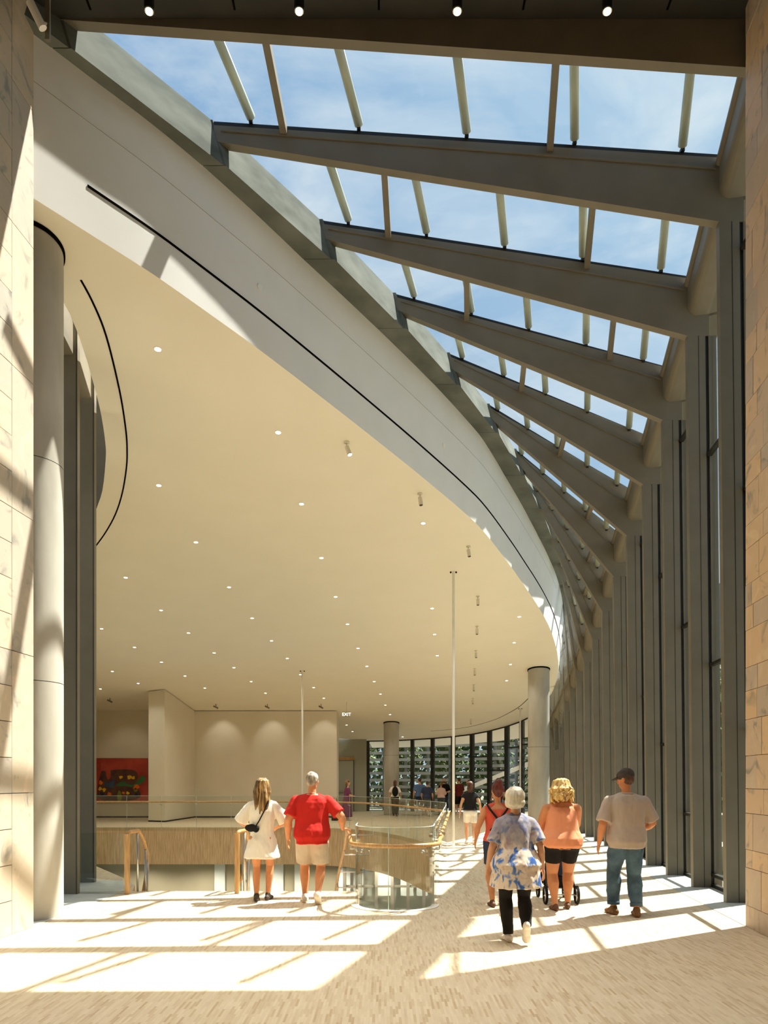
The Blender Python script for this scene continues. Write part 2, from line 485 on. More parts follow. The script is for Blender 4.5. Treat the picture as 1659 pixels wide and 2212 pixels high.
# ---- lower level
fl2 = flat_fill('floor', [[(-16, 8), (8, 8), (8, 36), (-16, 36)]], lambda x, y: -4.5, 'grey_stone')
tag(fl2, 'grey stone floor of the lower level below the stairs', None, None, 'structure')
lw = empty('wall_lower'); tag(lw, 'plain olive grey back wall of the lower level', None, None, 'structure')
box_obj('wall_panel', (-16, 31.0, -4.5), (8, 31.2, -0.6), 'lower_wall', lw)
for a, b in ((-6.82, -6.4), (-5.72, -5.15), (-4.75, -4.05), (-3.6, -3.3)):
    box_obj('pale_panel', (a, 30.9, -4.5), (b, 31.0, -1.2), 'pale_panel', lw)
for x in (-5.5, ):
    for z in (-1.9, -2.35): box_obj('lock', (x-.04, 30.86, z-.05), (x+.04, 30.9, z+.05), 'black_metal', lw)
ws = wall_strip('wall_lower', [(-16, 8), (-16, 31)], -4.5, -1.33, 'lower_wall'); tag(ws, 'side wall of the lower level', None, None, 'structure')
ws = wall_strip('wall_lower', [(-16, 8), (8, 8), (8, 31)], -4.5, -1.33, 'lower_wall'); tag(ws, 'near walls of the lower level under the floor', None, None, 'structure')
for k in range(6):  # unseen lamps, added to brighten the dark lower back wall
    x, y = -9.5 + 2.4*k, 29.4
    root = empty('downlight', (x, y, -1.36)); tag(root, 'unseen lamp added to light the lower level wall, %s from the left' % ORD[k], 'downlight', 'added lower level lamps')
    tube_obj('lens', [(0, 0, -.012), (0, 0, -.002)], .06, 'lamp_lens', root, 16, False)
    tube_obj('trim_ring', [(0, 0, -.008), (0, 0, 0)], .075, 'rod_white', root, 16, False)
    ll = bpy.data.lights.new('lamp', 'SPOT'); ll.energy = 260; ll.color = WARM; ll.spot_size = math.radians(150); ll.spot_blend = .6
    lo = bpy.data.objects.new('lamp', ll); COL.objects.link(lo); lo.parent = root; lo.location = (0, 0, -.03)
# mullions of the lower glazing seen through the glass nose
lg = empty('window_5'); tag(lg, 'tall lower level glazing with grey mullions seen through the nose', None, None, 'structure')
for k in range(9):
    x = -1.6 + k*0.62
    box_obj('mullion', (x, 29.95, -4.5), (x+.12, 30.2, -1.33), 'fin_metal', lg)
box_obj('transom', (-1.6, 30.0, -2.5), (3.5, 30.15, -2.42), 'fin_metal', lg)
box_obj('backing_panel', (-1.8, 30.5, -4.5), (3.8, 30.6, -1.33), 'pale_panel', lg)

# ---- sloping ceiling
ceiling = flat_fill('ceiling', [edge_r + edge_f + edge_l], ceil_z, 'ceiling_paint')
tag(ceiling, 'cream sloping ceiling with rounded edge and recessed lamps', None, None, 'structure')
def ribbon(name, path, w, zf, mat, parent):
    bm = bmesh.new(); L, R = [], []
    pts = [Vector((x, y, 0)) for x, y in path]
    for i, p in enumerate(pts):
        t = (pts[min(i+1, len(pts)-1)] - pts[max(i-1, 0)]).normalized()
        n = Vector((-t.y, t.x, 0))
        a, b = p + n*w/2, p - n*w/2
        L.append(a); R.append(b)
    add_loft(bm, [[(a.x, a.y, zf(a.x, a.y)), (b.x, b.y, zf(b.x, b.y)), (b.x, b.y, zf(b.x, b.y)+.02), (a.x, a.y, zf(a.x, a.y)+.02)] for a, b in zip(L, R)])
    return from_bm(name, bm, mat, parent)
slot_l = [(-3.99, 10.11), (-3.98, 10.47), (-4.01, 10.99), (-4.12, 11.67), (-4.30, 12.56), (-4.52, 13.45), (-4.69, 14.02), (-4.91, 14.64), (-5.31, 15.58), (-5.75, 16.45), (-6.25, 17.27), (-6.77, 18.02), (-7.5, 19.0)]
ribbon('air_slot', [(p.x, p.y) for p in catmull([(a, b, 0) for a, b in slot_l], 4)], 0.028, lambda x, y: ceil_z(x, y)-.006, 'shadow_gap', ceiling)
slot_f = [(6.1, 31.0), (6.12, 32.44), (5.98, 34.2), (5.61, 35.77), (5.22, 36.86), (4.44, 38.13), (3.52, 38.92), (2.4, 39.4)]
ribbon('air_slot', [(p.x, p.y) for p in catmull([(a, b, 0) for a, b in slot_f], 4)], 0.03, lambda x, y: ceil_z(x, y)-.006, 'shadow_gap', ceiling)

# ---- white fascia band between the ceiling edge and the ring beam
def fascia_pt(i, t, off=0.0):
    x, y = edge_r[i]
    a, b = edge_r[max(i-1, 0)], edge_r[min(i+1, len(edge_r)-1)]
    n = Vector((b[1]-a[1], -(b[0]-a[0]), 0)).normalized()
    zb = ceil_z(x, y); zt = interp(YR, ZR, y) + 0.04
    o = off + max(0.0, min(.2, .2*(y-9.5)/15))*t
    return Vector((x + n.x*o, y + n.y*o, lerp(zb, zt, t)))
bm = bmesh.new()
cols = [[bm.verts.new(fascia_pt(i, t)) for t in (0, .25, .5, .75, 1)] for i in range(len(edge_r))]
for i in range(len(cols)-1):
    for j in range(4): bm.faces.new((cols[i][j], cols[i+1][j], cols[i+1][j+1], cols[i][j+1]))
fascia = from_bm('trim_2', bm, 'white_plaster', smooth=True)
tag(fascia, 'tall white curved fascia band with a black slot along it', None, None, 'structure')
def fascia_line(name, h, w, off, i0, i1, mat):
    bm = bmesh.new(); rings = []
    for i in range(i0, i1):
        zb = fascia_pt(i, 0).z; zt = fascia_pt(i, 1).z
        a = fascia_pt(i, (h-w/2)/(zt-zb), off); b = fascia_pt(i, (h+w/2)/(zt-zb), off)
        a2 = fascia_pt(i, (h-w/2)/(zt-zb), off-.02); b2 = fascia_pt(i, (h+w/2)/(zt-zb), off-.02)
        rings.append([a, b, b2, a2])
    add_loft(bm, rings)
    return from_bm(name, bm, mat, fascia)
fascia_line('air_slot', 0.57, 0.034, 0.006, 8, len(edge_r)-8, 'shadow_gap')
fascia_line('joint_line', 1.36, 0.005, 0.003, 2, len(edge_r)-20, 'faint_joint')
for i, h in ((20, 0.86), (34, 0.90), (46, 0.95)):
    p = fascia_pt(i, h/1.85, 0.004)
    q = fascia_pt(i+1, h/1.85, 0.004)
    d = (q-p); d.z = 0; d.normalize(); n = Vector((d.y, -d.x, 0))
    bm = bmesh.new()
    bmesh.ops.create_cone(bm, cap_ends=True, segments=20, radius1=.045, radius2=.045, depth=.012)
    me_o = from_bm('detector_disc', bm, 'rod_white', fascia)
    me_o.location = p + n*.004; me_o.rotation_euler = n.to_track_quat('Z', 'Y').to_euler()

# ---- roof over the area left of the ceiling, walls of the gallery
roofl = flat_fill('ceiling', [[(-16, 9.1), (-4.3, 9.1), (-4.3, 30), (-16, 36)]], lambda x, y: 9.9 - 0.05*(y-9), 'dark_soffit')
tag(roofl, 'dark roof soffit beyond the left edge of the cream ceiling', None, None, 'structure')
wl1 = wall_strip('wall_left_gallery', [(-5.75, 13.6), (-6.6, 16.6), (-8.2, 20.8), (-10.9, 26.2), (-13.7, 34.8)], -1.3, lambda x, y: 9.9 - 0.05*(y-9), 'gallery_paint')
tag(wl1, 'plain cream wall on the left of the gallery', None, None, 'structure')
wb = empty('wall_back'); tag(wb, 'cream back wall of the gallery with the red painting', None, None, 'structure')
bm = bmesh.new(); add_prism(bm, [(-14, 34.8, 0), (-9.3, 34.8, 0), (-9.3, 35.0, 0), (-14, 35.0, 0)], (0, 0, 4.85)); from_bm('wall_panel', bm, 'gallery_paint', wb)
poly = [(-9.6, 31.3), (-8.85, 31.0), (-8.57, 34.8), (-2.14, 34.8), (-2.14, 36.2), (-9.6, 36.2)]
bm = bmesh.new()
lo = [bm.verts.new((x, y, 0)) for x, y in poly]; hi = [bm.verts.new((x, y, ceil_z(x, y)-.03)) for x, y in poly]
for i in range(len(poly)):
    k = (i+1) % len(poly); bm.faces.new((lo[i], lo[k], hi[k], hi[i]))
bm.faces.new(hi)
wp = from_bm('wall_partition', bm, 'gallery_paint'); tag(wp, 'free-standing cream partition with a projecting corner', None, None, 'structure')
bs = wall_strip('baseboard_partition', [(-9.61, 31.29), (-8.84, 30.98), (-8.56, 34.78), (-2.13, 34.78)], 0.0, 0.06, 'shadow_gap'); tag(bs, 'dark shadow gap at the foot of the partition', None, None, 'structure')
bs = wall_strip('baseboard_back', [(-14, 34.79), (-9.6, 34.79)], 0.0, 0.06, 'shadow_gap'); tag(bs, 'dark shadow gap at the foot of the painting wall', None, None, 'structure')
wr = empty('wall_recess'); tag(wr, 'grey green recessed wall with door at the far end', None, None, 'structure')
box_obj('wall_panel', (-3.2, 41.6, 0), (-0.95, 41.8, 4.2), 'recess_wall', wr)
box_obj('wall_panel', (-3.2, 36.2, 0), (-3.1, 41.6, 4.9), 'recess_wall', wr)
dr = empty('door_1', (-1.75, 41.58, 0)); tag(dr, 'flush grey door with a wooden head rail in the recess', None, None, 'structure')
box_obj('door_leaf', (-.75, -.04, 0), (.1, 0, 2.75), 'recess_wall', dr)
box_obj('head_rail', (-.8, -.08, 2.78), (.15, 0, 2.95), 'rail_wood', dr)
box_obj('door_frame', (.1, -.05, 0), (.13, 0, 2.9), 'shadow_gap', dr)
box_obj('push_bar', (-.7, -.1, 1.05), (.0, -.05, 1.1), 'steel', dr)

# ---- near hall: marble walls, dark ceiling, wall behind the camera
def along_left(y): return -4.06 + 0.09*(y-8.90)
def along_right(y): return 4.21 + 0.10*(y-8.94)
wall_l = empty('wall_left'); tag(wall_l, 'sunlit cream and pink marble wall at the left edge', None, None, 'structure')
bm = bmesh.new()
add_hull8(bm, [(along_left(-7)-1.6, -7, 0), (along_left(-7)-.05, -7, 0), (along_left(8.89)-.05, 8.89, 0), (along_left(8.89)-1.6, 8.89, 0),
               (along_left(-7)-1.6, -7, 11.2), (along_left(-7)-.05, -7, 11.2), (along_left(8.89)-.05, 8.89, 11.2), (along_left(8.89)-1.6, 8.89, 11.2)])
from_bm('wall_core', bm, 'stone_joint', wall_l)
def marble(parent, xf, y0, y1, z0, z1, mat, side, g=0.004, proud=0.0):
    bm = bmesh.new()
    s = side*0.05
    y0 += g; y1 -= g; z0 += g; z1 -= g
    a, b = xf(y0) + side*-proud, xf(y1) + side*-proud
    add_hull8(bm, [(a, y0, z0), (b, y1, z0), (b+s, y1, z0), (a+s, y0, z0), (a, y0, z1), (b, y1, z1), (b+s, y1, z1), (a+s, y0, z1)])
    return from_bm('marble_block', bm, mat, parent)
zj = [0] + [1.554 + 1.575*k for k in range(7)]
for k in range(7): marble(wall_l, along_left, 8.46, 8.90, zj[k], min(zj[k+1], 11.1), 'marble_left', -1)
for c, (a, b) in enumerate(((7.4, 8.46), (6.2, 7.4), (5.0, 6.2))):
    for k in range(28):
        z0 = 1.554 + 0.39375*(k-4) if k else 0.0
        marble(wall_l, along_left, a, b, max(z0, 0), min(1.554 + 0.39375*(k-3), 11.1), 'marble_left', -1, proud=rnd.uniform(0, .003))
wall_r = empty('wall_right'); tag(wall_r, 'tan pink marble ashlar wall at the right edge', None, None, 'structure')
bm = bmesh.new()
add_hull8(bm, [(along_right(-7)+.05, -7, 0), (along_right(-7)+1.2, -7, 0), (along_right(8.93)+1.2, 8.93, 0), (along_right(8.93)+.05, 8.93, 0),
               (along_right(-7)+.05, -7, 11.2), (along_right(-7)+1.2, -7, 11.2), (along_right(8.93)+1.2, 8.93, 11.2), (along_right(8.93)+.05, 8.93, 11.2)])
from_bm('wall_core', bm, 'stone_joint', wall_r)
rows = [0, .25, .687, .897, 1.317, 1.6, 1.98, 2.4, 2.73, 3.0, 3.43, 3.7]
while rows[-1] < 10.9: rows.append(rows[-1] + (.43 if len(rows) % 2 else .28) + rnd.uniform(-.03, .03))
for k in range(len(rows)-1):
    y = 8.94
    first = True
    while y > 6.2:
        L = rnd.uniform(.18, .55) if first else rnd.uniform(.4, .75)
        marble(wall_r, along_right, y-L, y, rows[k], rows[k+1], 'marble_right', 1, g=.003, proud=rnd.uniform(0, .004))
        y -= L; first = False
nc = box_obj('ceiling', (-6, -7, 10.68), (5.6, 9.06, 10.9), 'dark_soffit'); tag(nc, 'dark ceiling over the near hall above the camera', None, None, 'structure')
for k in range(6):
    x = -3.42 + 1.68*k
    box_obj('joint_line', (x-.012, 6.0, 10.672), (x+.012, 8.95, 10.69), 'shadow_gap', nc)
wbk = box_obj('wall_behind', (-6, -7.2, 0), (5.6, -7, 10.9), 'gallery_paint'); tag(wbk, 'plain cream wall behind the camera', None, None, 'structure')

# ================================================================== SKYLIGHT (window_2)
sky = empty('window_2'); tag(sky, 'glazed skylight on deep tapering grey rafters over the corridor', None, None, 'structure')
RT = 0.13                                              # rafter thickness
def ring_top(i): return XR[i]-.19, ZR[i]+.62
def glass_z(i, x):
    x0, z0 = ring_top(i); x1 = fac_x(YR[i], ZK[i]); z1 = ZK[i]+.93
    return lerp(z0, z1, (x-x0)/(x1-x0))
for i in range(NB):
    y = YR[i]; xk = fac_x(y, ZK[i]); xi = XR[i]-.14
    zi = ZR[i]+.34
    prof = [(xi, zi), (xk, ZK[i]), (xk+.34, ZK[i]-.0), (xk+.34, ZK[i]+.86), (xi, ZR[i]+.56)]
    bm = bmesh.new(); add_prism(bm, [(x, y, z) for x, z in prof], (0, RT, 0))
    from_bm('rafter', bm, 'fin_metal', sky)
    # glazing gasket and drip lip along the top
    bm = bmesh.new()
    add_prism(bm, [(xi, y+.01, ZR[i]+.56), (xk+.2, y+.01, ZK[i]+.86), (xk+.2, y+.01, ZK[i]+.92), (xi, y+.01, ZR[i]+.62)], (0, RT-.02, 0))
    from_bm('gasket', bm, 'black_metal', sky)
    bm = bmesh.new()
    add_prism(bm, [(xi+.1, y-.02, ZR[i]+.47), (xk-.05, y-.02, ZK[i]+.715), (xk-.05, y-.02, ZK[i]+.735), (xi+.1, y-.02, ZR[i]+.49)], (0, .03, 0))
    from_bm('drip_lip', bm, 'fin_metal', sky)
BARS = {0: [(-1.48, -1.38), (2.09, 2.30)], 1: [(-.02, .07), (2.96, 3.22)], 2: [(1.31, 1.48), (3.72, 4.03)], 3: [(2.55, 2.73)], 4: [(3.70, 3.84)], 5: [(4.72, 4.85)], 6: [(5.15, 5.28)], 7: [(5.45, 5.58)]}
def quad_box(bm, p0, p1, p2, p3, th):
    n = (p1-p0).cross(p3-p0).normalized()*th
    add_hull8(bm, [p0, p1, p2, p3, p0+n, p1+n, p2+n, p3+n])
for i in range(NB-1):
    ya, yb = YR[i]+RT/2, YR[i+1]+RT/2
    xs_a = [ring_top(i)[0]] + [b[0] for b in BARS.get(i, [])] + [fac_x(YR[i], ZK[i])+.02]
    xs_b = [ring_top(i+1)[0]] + [b[1] for b in BARS.get(i, [])] + [fac_x(YR[i+1], ZK[i+1])+.02]
    for k in range(len(xs_a)-1):
        P = [Vector((xs_a[k], ya, glass_z(i, xs_a[k]))), Vector((xs_a[k+1], ya, glass_z(i, xs_a[k+1]))),
             Vector((xs_b[k+1], yb, glass_z(i+1, xs_b[k+1]))), Vector((xs_b[k], yb, glass_z(i+1, xs_b[k])))]
        bm = bmesh.new(); quad_box(bm, P[0], P[1], P[2], P[3], 0.012)
        from_bm('pane', bm, 'roof_glass', sky)
    for a, b in BARS.get(i, []):
        za, zb = glass_z(i, a)-.012, glass_z(i+1, b)-.012
        bm = bmesh.new()
        add_hull8(bm, [(a-.045, ya, za-.13), (a+.045, ya, za-.13), (b+.045, yb, zb-.13), (b-.045, yb, zb-.13),
                       (a-.045, ya, za), (a+.045, ya, za), (b+.045, yb, zb), (b-.045, yb, zb)])
        from_bm('glazing_bar', bm, 'fin_metal', sky)
    # white sun-shading tubes lying above the glass
    x0b, x1b = ring_top(i+1)[0], fac_x(YR[i+1], ZK[i+1])
    w = x1b-x0b
    if w > 0.9:
        for k in range(5):
            xb = x0b + w*(0.08 + 0.212*k)
            xa = xb - 0.36
            t0 = .30; xa = lerp(xa, xb, t0); ym = lerp(YR[i]+.1, YR[i+1]+.02, t0); pa = Vector((xa, ym, lerp(glass_z(i, xa), glass_z(i+1, xa), t0)+.085)); pb = Vector((xb, YR[i+1]-.0, glass_z(i+1, xb)+.085))
            t = tube_obj('shade_tube', [pa, pb], 0.062, 'tube_metal', sky, 14)
            box_obj('bracket', (xb-.025, YR[i+1]-.02, glass_z(i+1, xb)+.0), (xb+.025, YR[i+1]+.05, glass_z(i+1, xb)+.05), 'black_metal', t)
# ring beam, faceted from rafter to rafter
ring = empty('trim_3'); tag(ring, 'grey metal ring beam faceted along the skylight edge', None, None, 'structure')
for i in range(-1, NB-1):
    if i < 0:
        ya, xa, za = 8.62, -4.16, ZR[0]+.05
    else: ya, xa, za = YR[i]+.0, XR[i] + (0.06 if i >= 2 else 0.03), ZR[i]
    yb, xb, zb = YR[i+1], XR[i+1], ZR[i+1]
    g = 0.006
    bm = bmesh.new()
    add_hull8(bm, [(xa-1.5, ya+g, za), (xa, ya+g, za), (xb, yb-g, zb), (xb-1.5, yb-g, zb),
                   (xa-1.5, ya+g, za+.64), (xa-.19, ya+g, za+.64), (xb-.19, yb-g, zb+.64), (xb-1.5, yb-g, zb+.64)])
    o = from_bm('beam_segment', bm, 'ring_metal', ring)
bm = bmesh.new()                                        # dark closing piece behind the joints
add_loft(bm, [[(XR[i]-1.4, YR[i], ZR[i]+.02), (XR[i]-.04, YR[i], ZR[i]+.02), (XR[i]-.23, YR[i], ZR[i]+.6), (XR[i]-1.4, YR[i], ZR[i]+.6)] for i in range(NB)])
from_bm('beam_core', bm, 'fin_dark', ring)

# ================================================================== FACADE (window_1)
fac = empty('window_1'); tag(fac, 'tall glazed facade of deep vertical grey metal fins', None, None, 'structure')
FD, FT = 0.28, 0.10
STAG = [2.4, 0.2, 1.1]                                  # lowest transom of each bay, repeating
for i in range(NB):
    y = YR[i]
    bm = bmesh.new()
    zt = ZK[i]-.001
    add_hull8(bm, [(fac_x(y), y, 0), (fac_x(y)+FD, y, 0), (fac_x(y)+FD, y+FT, 0), (fac_x(y), y+FT, 0),
                   (fac_x(y, zt), y, zt), (fac_x(y, zt)+FD, y, zt), (fac_x(y, zt)+FD, y+FT, zt), (fac_x(y, zt), y+FT, zt)])
    from_bm('fin', bm, 'fin_metal', fac)
    for a, b, d0, d1, mat in ((FD-.0, FD+.05, .02, .08, 'black_metal'), (FD+.05, FD+.17, -.01, .11, 'fin_metal'), (FD-.11, FD-.104, -.006, 0, 'fin_dark')):
        bm = bmesh.new()
        add_hull8(bm, [(fac_x(y)+a, y+d0, 0), (fac_x(y)+b, y+d0, 0), (fac_x(y)+b, y+d1, 0), (fac_x(y)+a, y+d1, 0),
                       (fac_x(y, zt)+a, y+d0, zt), (fac_x(y, zt)+b, y+d0, zt), (fac_x(y, zt)+b, y+d1, zt), (fac_x(y, zt)+a, y+d1, zt)])
        from_bm('mullion', bm, mat, fac)
for i in range(NB-1):
    ya, yb = YR[i]+FT, YR[i+1]
    ta, tb = ZK[i]+.45, ZK[i+1]+.45
    gx = FD+.06
    P = lambda y, z, o=0.0: Vector((fac_x(y, z)+gx+o, y, z))
    zs = []
    z = STAG[i % 3]
    while z < min(ta, tb)-.3: zs.append(z); z += 3.32
    cuts = [(0.02, 0.02)] + [(q, q) for q in zs] + [(ta, tb)]
    for k in range(len(cuts)-1):
        (a0, b0), (a1, b1) = cuts[k], cuts[k+1]
        bm = bmesh.new()
        quad_box(bm, P(ya, a0), P(yb, b0), P(yb, b1), P(ya, a1), 0.014)
        from_bm('pane', bm, 'wall_glass', fac)
    for q in zs + [0.03]:
        bm = bmesh.new()
        p, r = P(ya, q), P(yb, q)
        add_hull8(bm, [(p.x-.05, ya, q-.025), (p.x+.02, ya, q-.025), (r.x+.02, yb, q-.025), (r.x-.05, yb, q-.025),
                       (p.x-.05, ya, q+.025), (p.x+.02, ya, q+.025), (r.x+.02, yb, q+.025), (r.x-.05, yb, q+.025)])
        from_bm('transom', bm, 'fin_dark', fac)
    # rounded eave hood between the fins; unseen outer lip added to widen its shadow
    prof = [(0.0, .76)] + [(0.0 + .14*(1-math.cos(a)), .47 - .15*math.sin(a)) for a in (math.pi/2*k/6 for k in range(7))] + [(.30, .34), (.62, .42), (.62, .88), (.05, .80)]
    bm = bmesh.new()
    add_loft(bm, [[(fac_x(y, ZK[j]) + px, y, ZK[j] + pz) for px, pz in prof] for j, y in ((i, ya-.02), (i+1, yb))])
    from_bm('eave_hood', bm, 'fin_metal', fac)
    bm = bmesh.new()
    add_loft(bm, [[(fac_x(y, ZK[j]) + px, y, ZK[j] + pz) for px, pz in ((-.05, .775), (.02, .755), (.02, .825), (-.05, .825))] for j, y in ((i, ya-.02), (i+1, yb))])
    from_bm('eave_rail', bm, 'fin_metal', fac)

# ================================================================== FAR CURVED GLAZING (window_3)
wf = empty('window_3'); tag(wf, 'far curved floor-to-ceiling glazing with dark mullions', None, None, 'structure')
MULL = [(-0.89, 42.0), (0.36, 41.9), (1.53, 41.6), (2.60, 41.25), (3.65, 40.75), (4.58, 40.15), (5.37, 39.3), (6.08, 38.2), (6.60, 37.0), (6.95, 35.6), (7.05, 34.2)]
for k, (x, y) in enumerate(MULL):
    a = MULL[max(k-1, 0)]; b = MULL[min(k+1, len(MULL)-1)]
    ang = math.atan2(b[1]-a[1], b[0]-a[0])
    if k == 1: continue
    bm = bmesh.new(); add_box(bm, (-.09, -.05, 0), (.09, .16, ceil_z(x, y)-.01))
    from_bm('mullion', bm, 'fin_dark', wf, loc=(x, y+.02, 0), rot=(0, 0, ang))
for k in range(len(MULL)-1):
    (x0, y0), (x1, y1) = MULL[k], MULL[k+1]
    bm = bmesh.new()
    quad_box(bm, Vector((x0, y0+.06, 0)), Vector((x1, y1+.06, 0)), Vector((x1, y1+.06, ceil_z(x1, y1))), Vector((x0, y0+.06, ceil_z(x0, y0))), .014)
    from_bm('pane', bm, 'wall_glass', wf)
    tube_obj('head_rail', [(x0, y0, ceil_z(x0, y0)-.03), (x1, y1, ceil_z(x1, y1)-.03)], .035, 'fin_dark', wf, 6, False)
    if k in (5, 6, 7, 8):
        z = [2.9, 2.2, 3.3, 3.4][k-5]
        tube_obj('transom', [(x0, y0, z), (x1, y1, z)], .04, 'fin_dark', wf, 6, False)
# pale canopy outside the curved glazing
bm = bmesh.new()
rows_c = []
for k, (x, y) in enumerate(MULL):
    a = MULL[max(k-1, 0)]; b = MULL[min(k+1, len(MULL)-1)]
    t = Vector((b[0]-a[0], b[1]-a[1], 0)).normalized(); n = Vector((-t.y, t.x, 0))
    if n.x*(x-0)+n.y*(y-34) < 0: n = -n
    z = ceil_z(x, y)
    rows_c.append([(x+n.x*.12, y+n.y*.12, z+.02), (x+n.x*2.6, y+n.y*2.6, z-.28), (x+n.x*2.6, y+n.y*2.6, z+.15), (x+n.x*.12, y+n.y*.12, z+.35)])
add_loft(bm, rows_c)
cano = from_bm('trim_4', bm, 'white_plaster'); tag(cano, 'pale canopy overhanging outside the far curved glazing', None, None, 'structure')

# ================================================================== LEFT FACADE (window_4)
wl4 = empty('window_4'); tag(wl4, 'dark grey fins of the left facade beside the concrete column', None, None, 'structure')
LF = [(-4.55, 11.4), (-4.79, 12.7), (-5.42, 14.1)]
for k, (x, y) in enumerate(LF):
    zt = 9.4 - .05*k
    box_obj('fin', (x-.5, y, 0), (x, y+.09, zt), 'fin_metal', wl4)
    box_obj('mullion', (x-.02, y-.006, 0), (x-.012, y, zt), 'fin_dark', wl4)
    box_obj('mullion', (x-.6, y-.02, 0), (x-.5, y+.11, zt), 'black_metal', wl4)
pts = [(-5.0, 9.8)] + [(x-.56, y+.05) for x, y in LF]
for k in range(len(pts)-1):
    (x0, y0), (x1, y1) = pts[k], pts[k+1]
    bm = bmesh.new(); quad_box(bm, Vector((x0, y0, 0)), Vector((x1, y1, 0)), Vector((x1, y1, 9.4)), Vector((x0, y0, 9.4)), .014)
    from_bm('pane', bm, 'wall_glass', wl4)
    bm = bmesh.new(); add_hull8(bm, [(x0-.1, y0, 8.2), (x0+.5, y0, 8.2), (x1+.5, y1, 8.0), (x1-.1, y1, 8.0), (x0-.1, y0, 8.7), (x0+.5, y0, 8.7), (x1+.5, y1, 8.5), (x1-.1, y1, 8.5)])
    from_bm('eave_hood', bm, 'fin_metal', wl4)

# ================================================================== OUTSIDE
gr = flat_fill('ground', [[(-90, -60), (120, -60), (120, 160), (-90, 160)], [(-16, -7), (-16, 42.5), (7.4, 42.5), (fac_x(36)+.5, 36), (fac_x(8)+.5, 8), (5.2, 8), (5.2, -7)]], lambda x, y: -0.15, 'ground_paving')
tag(gr, 'pale paving outside the glass hall', None, None, 'structure')

# ================================================================== THINGS
# ---- concrete columns
def column(x, y, r, label):
    zt = ceil_z(x, y)
    root = empty('concrete_column', (x, y, 0)); tag(root, label, 'column')
    def ring(rr, f): return [(rr*math.cos(a), rr*math.sin(a), f(rr*math.sin(a))) for a in (2*math.pi*k/48 for k in range(48))]
    top = lambda dy: zt - 0.139*dy - .05
    joints = [z for z in (2.9, 5.6) if z < zt-.6]
    zs = [0.0] + joints
    for k, z in enumerate(zs):
        bm = bmesh.new()
        last = k == len(zs)-1
        add_loft(bm, [ring(r, lambda d: z+.004), ring(r, top if last else (lambda d: zs[k+1]-.004))], cap=False)
        o = from_bm('shaft', bm, 'concrete', root, False)
        for p in o.data.polygons: p.use_smooth = len(p.vertices) == 4
    bm = bmesh.new(); add_loft(bm, [ring(r-.006, lambda d: .0), ring(r-.006, top)]); from_bm('joint_core', bm, 'shadow_gap', root)
    bm = bmesh.new(); add_loft(bm, [ring(r+.02, lambda d: zt-.139*d-.05), ring(r+.02, lambda d: zt-.139*d-.006)]); from_bm('shadow_collar', bm, 'shadow_gap', root)
    return root
column(-4.42, 9.56, .40, 'round concrete column beside the left marble wall')
column(5.68, 28.2, .39, 'round concrete column standing clear beside the grey fins')
column(0.36, 37.4, .37, 'round concrete column in front of the far curved glazing')

# ---- slender white rods from floor to ceiling
for x, y, lab in ((1.76, 19.47, 'slender white rod rising from the corridor floor right of the glass nose'),
                  (-3.02, 28.4, 'slender white rod behind the man in red'),
                  (6.1, 34.4, 'slender white rod beside the column in front of the far glazing')):
    root = empty('ceiling_rod', (x, y, 0)); tag(root, lab, 'rod', 'white rods')
    z = ceil_z(x, y)
    tube_obj('rod', [(0, 0, 0), (0, 0, z)], .033, 'rod_white', root, 12)
    box_obj('foot_plate', (-.07, -.07, 0), (.07, .07, .015), 'rod_white', root)
    for s in (-1, 1): tube_obj('bolt', [(s*.07, 0, z-.035), (s*.07, 0, z-.001)], .02, 'shadow_gap', root, 8)

# ---- recessed lamps
DL = [(-3.36, 11.41), (-1.86, 13.5), (-4.48, 15.28), (-1.72, 16.02), (0.86, 16.87), (-4.36, 17.8), (-1.52, 18.65), (-6.67, 19.83), (-4.13, 20.47), (-1.33, 21.15),
      (-6.44, 22.18), (-3.92, 22.83), (-1.11, 23.35), (-8.74, 23.77), (-6.15, 24.16), (-3.65, 24.93), (-8.32, 25.61), (-5.8, 26.22), (-0.87, 25.71), (-3.38, 26.85),
      (-7.91, 27.3), (-5.47, 27.99), (-0.62, 27.81), (-10.07, 28.47), (-7.54, 29.09), (-3.15, 28.9), (-5.17, 29.88), (-9.65, 30.15), (-0.38, 29.88), (-2.82, 30.78),
      (-7.2, 30.86), (-4.89, 31.67), (-11.45, 31.0), (-0.15, 31.82), (-2.55, 32.52), (0.06, 33.76), (0.28, 35.6), (-1.85, 37.92), (-1.62, 39.5), (0.99, 40.9),
      (1.38, 22.03), (1.6, 24.3), (1.84, 26.53), (4.0, 22.71), (4.26, 25.12), (4.54, 27.58), (4.75, 29.75)]
tilt = math.atan(-0.139)
bm = bmesh.new(); bmesh.ops.create_cone(bm, cap_ends=True, segments=20, radius1=.047, radius2=.047, depth=.006)
lens_o = from_bm('lens', bm, 'lamp_lens'); lens_me = lens_o.data
bm = bmesh.new(); rr = [[(r*math.cos(a), r*math.sin(a), z) for r, z in ((.047, -.004), (.062, -.004), (.062, .004), (.047, .004))] for a in (2*math.pi*k/24 for k in range(25))]
add_loft(bm, rr, cap=False); trim_o = from_bm('trim_ring', bm, 'ceiling_paint'); trim_me = trim_o.data
for o in (lens_o, trim_o): bpy.data.objects.remove(o)
spot_l = bpy.data.lights.new('lamp', 'SPOT')
spot_l.energy = LAMP_W; spot_l.color = WARM; spot_l.spot_size = math.radians(120); spot_l.spot_blend = 0.7; spot_l.shadow_soft_size = .06
spot_far = spot_l.copy(); spot_far.energy = LAMP_W*.45
ROWN = ['far left', 'left', 'middle', 'right of middle', 'corridor edge']
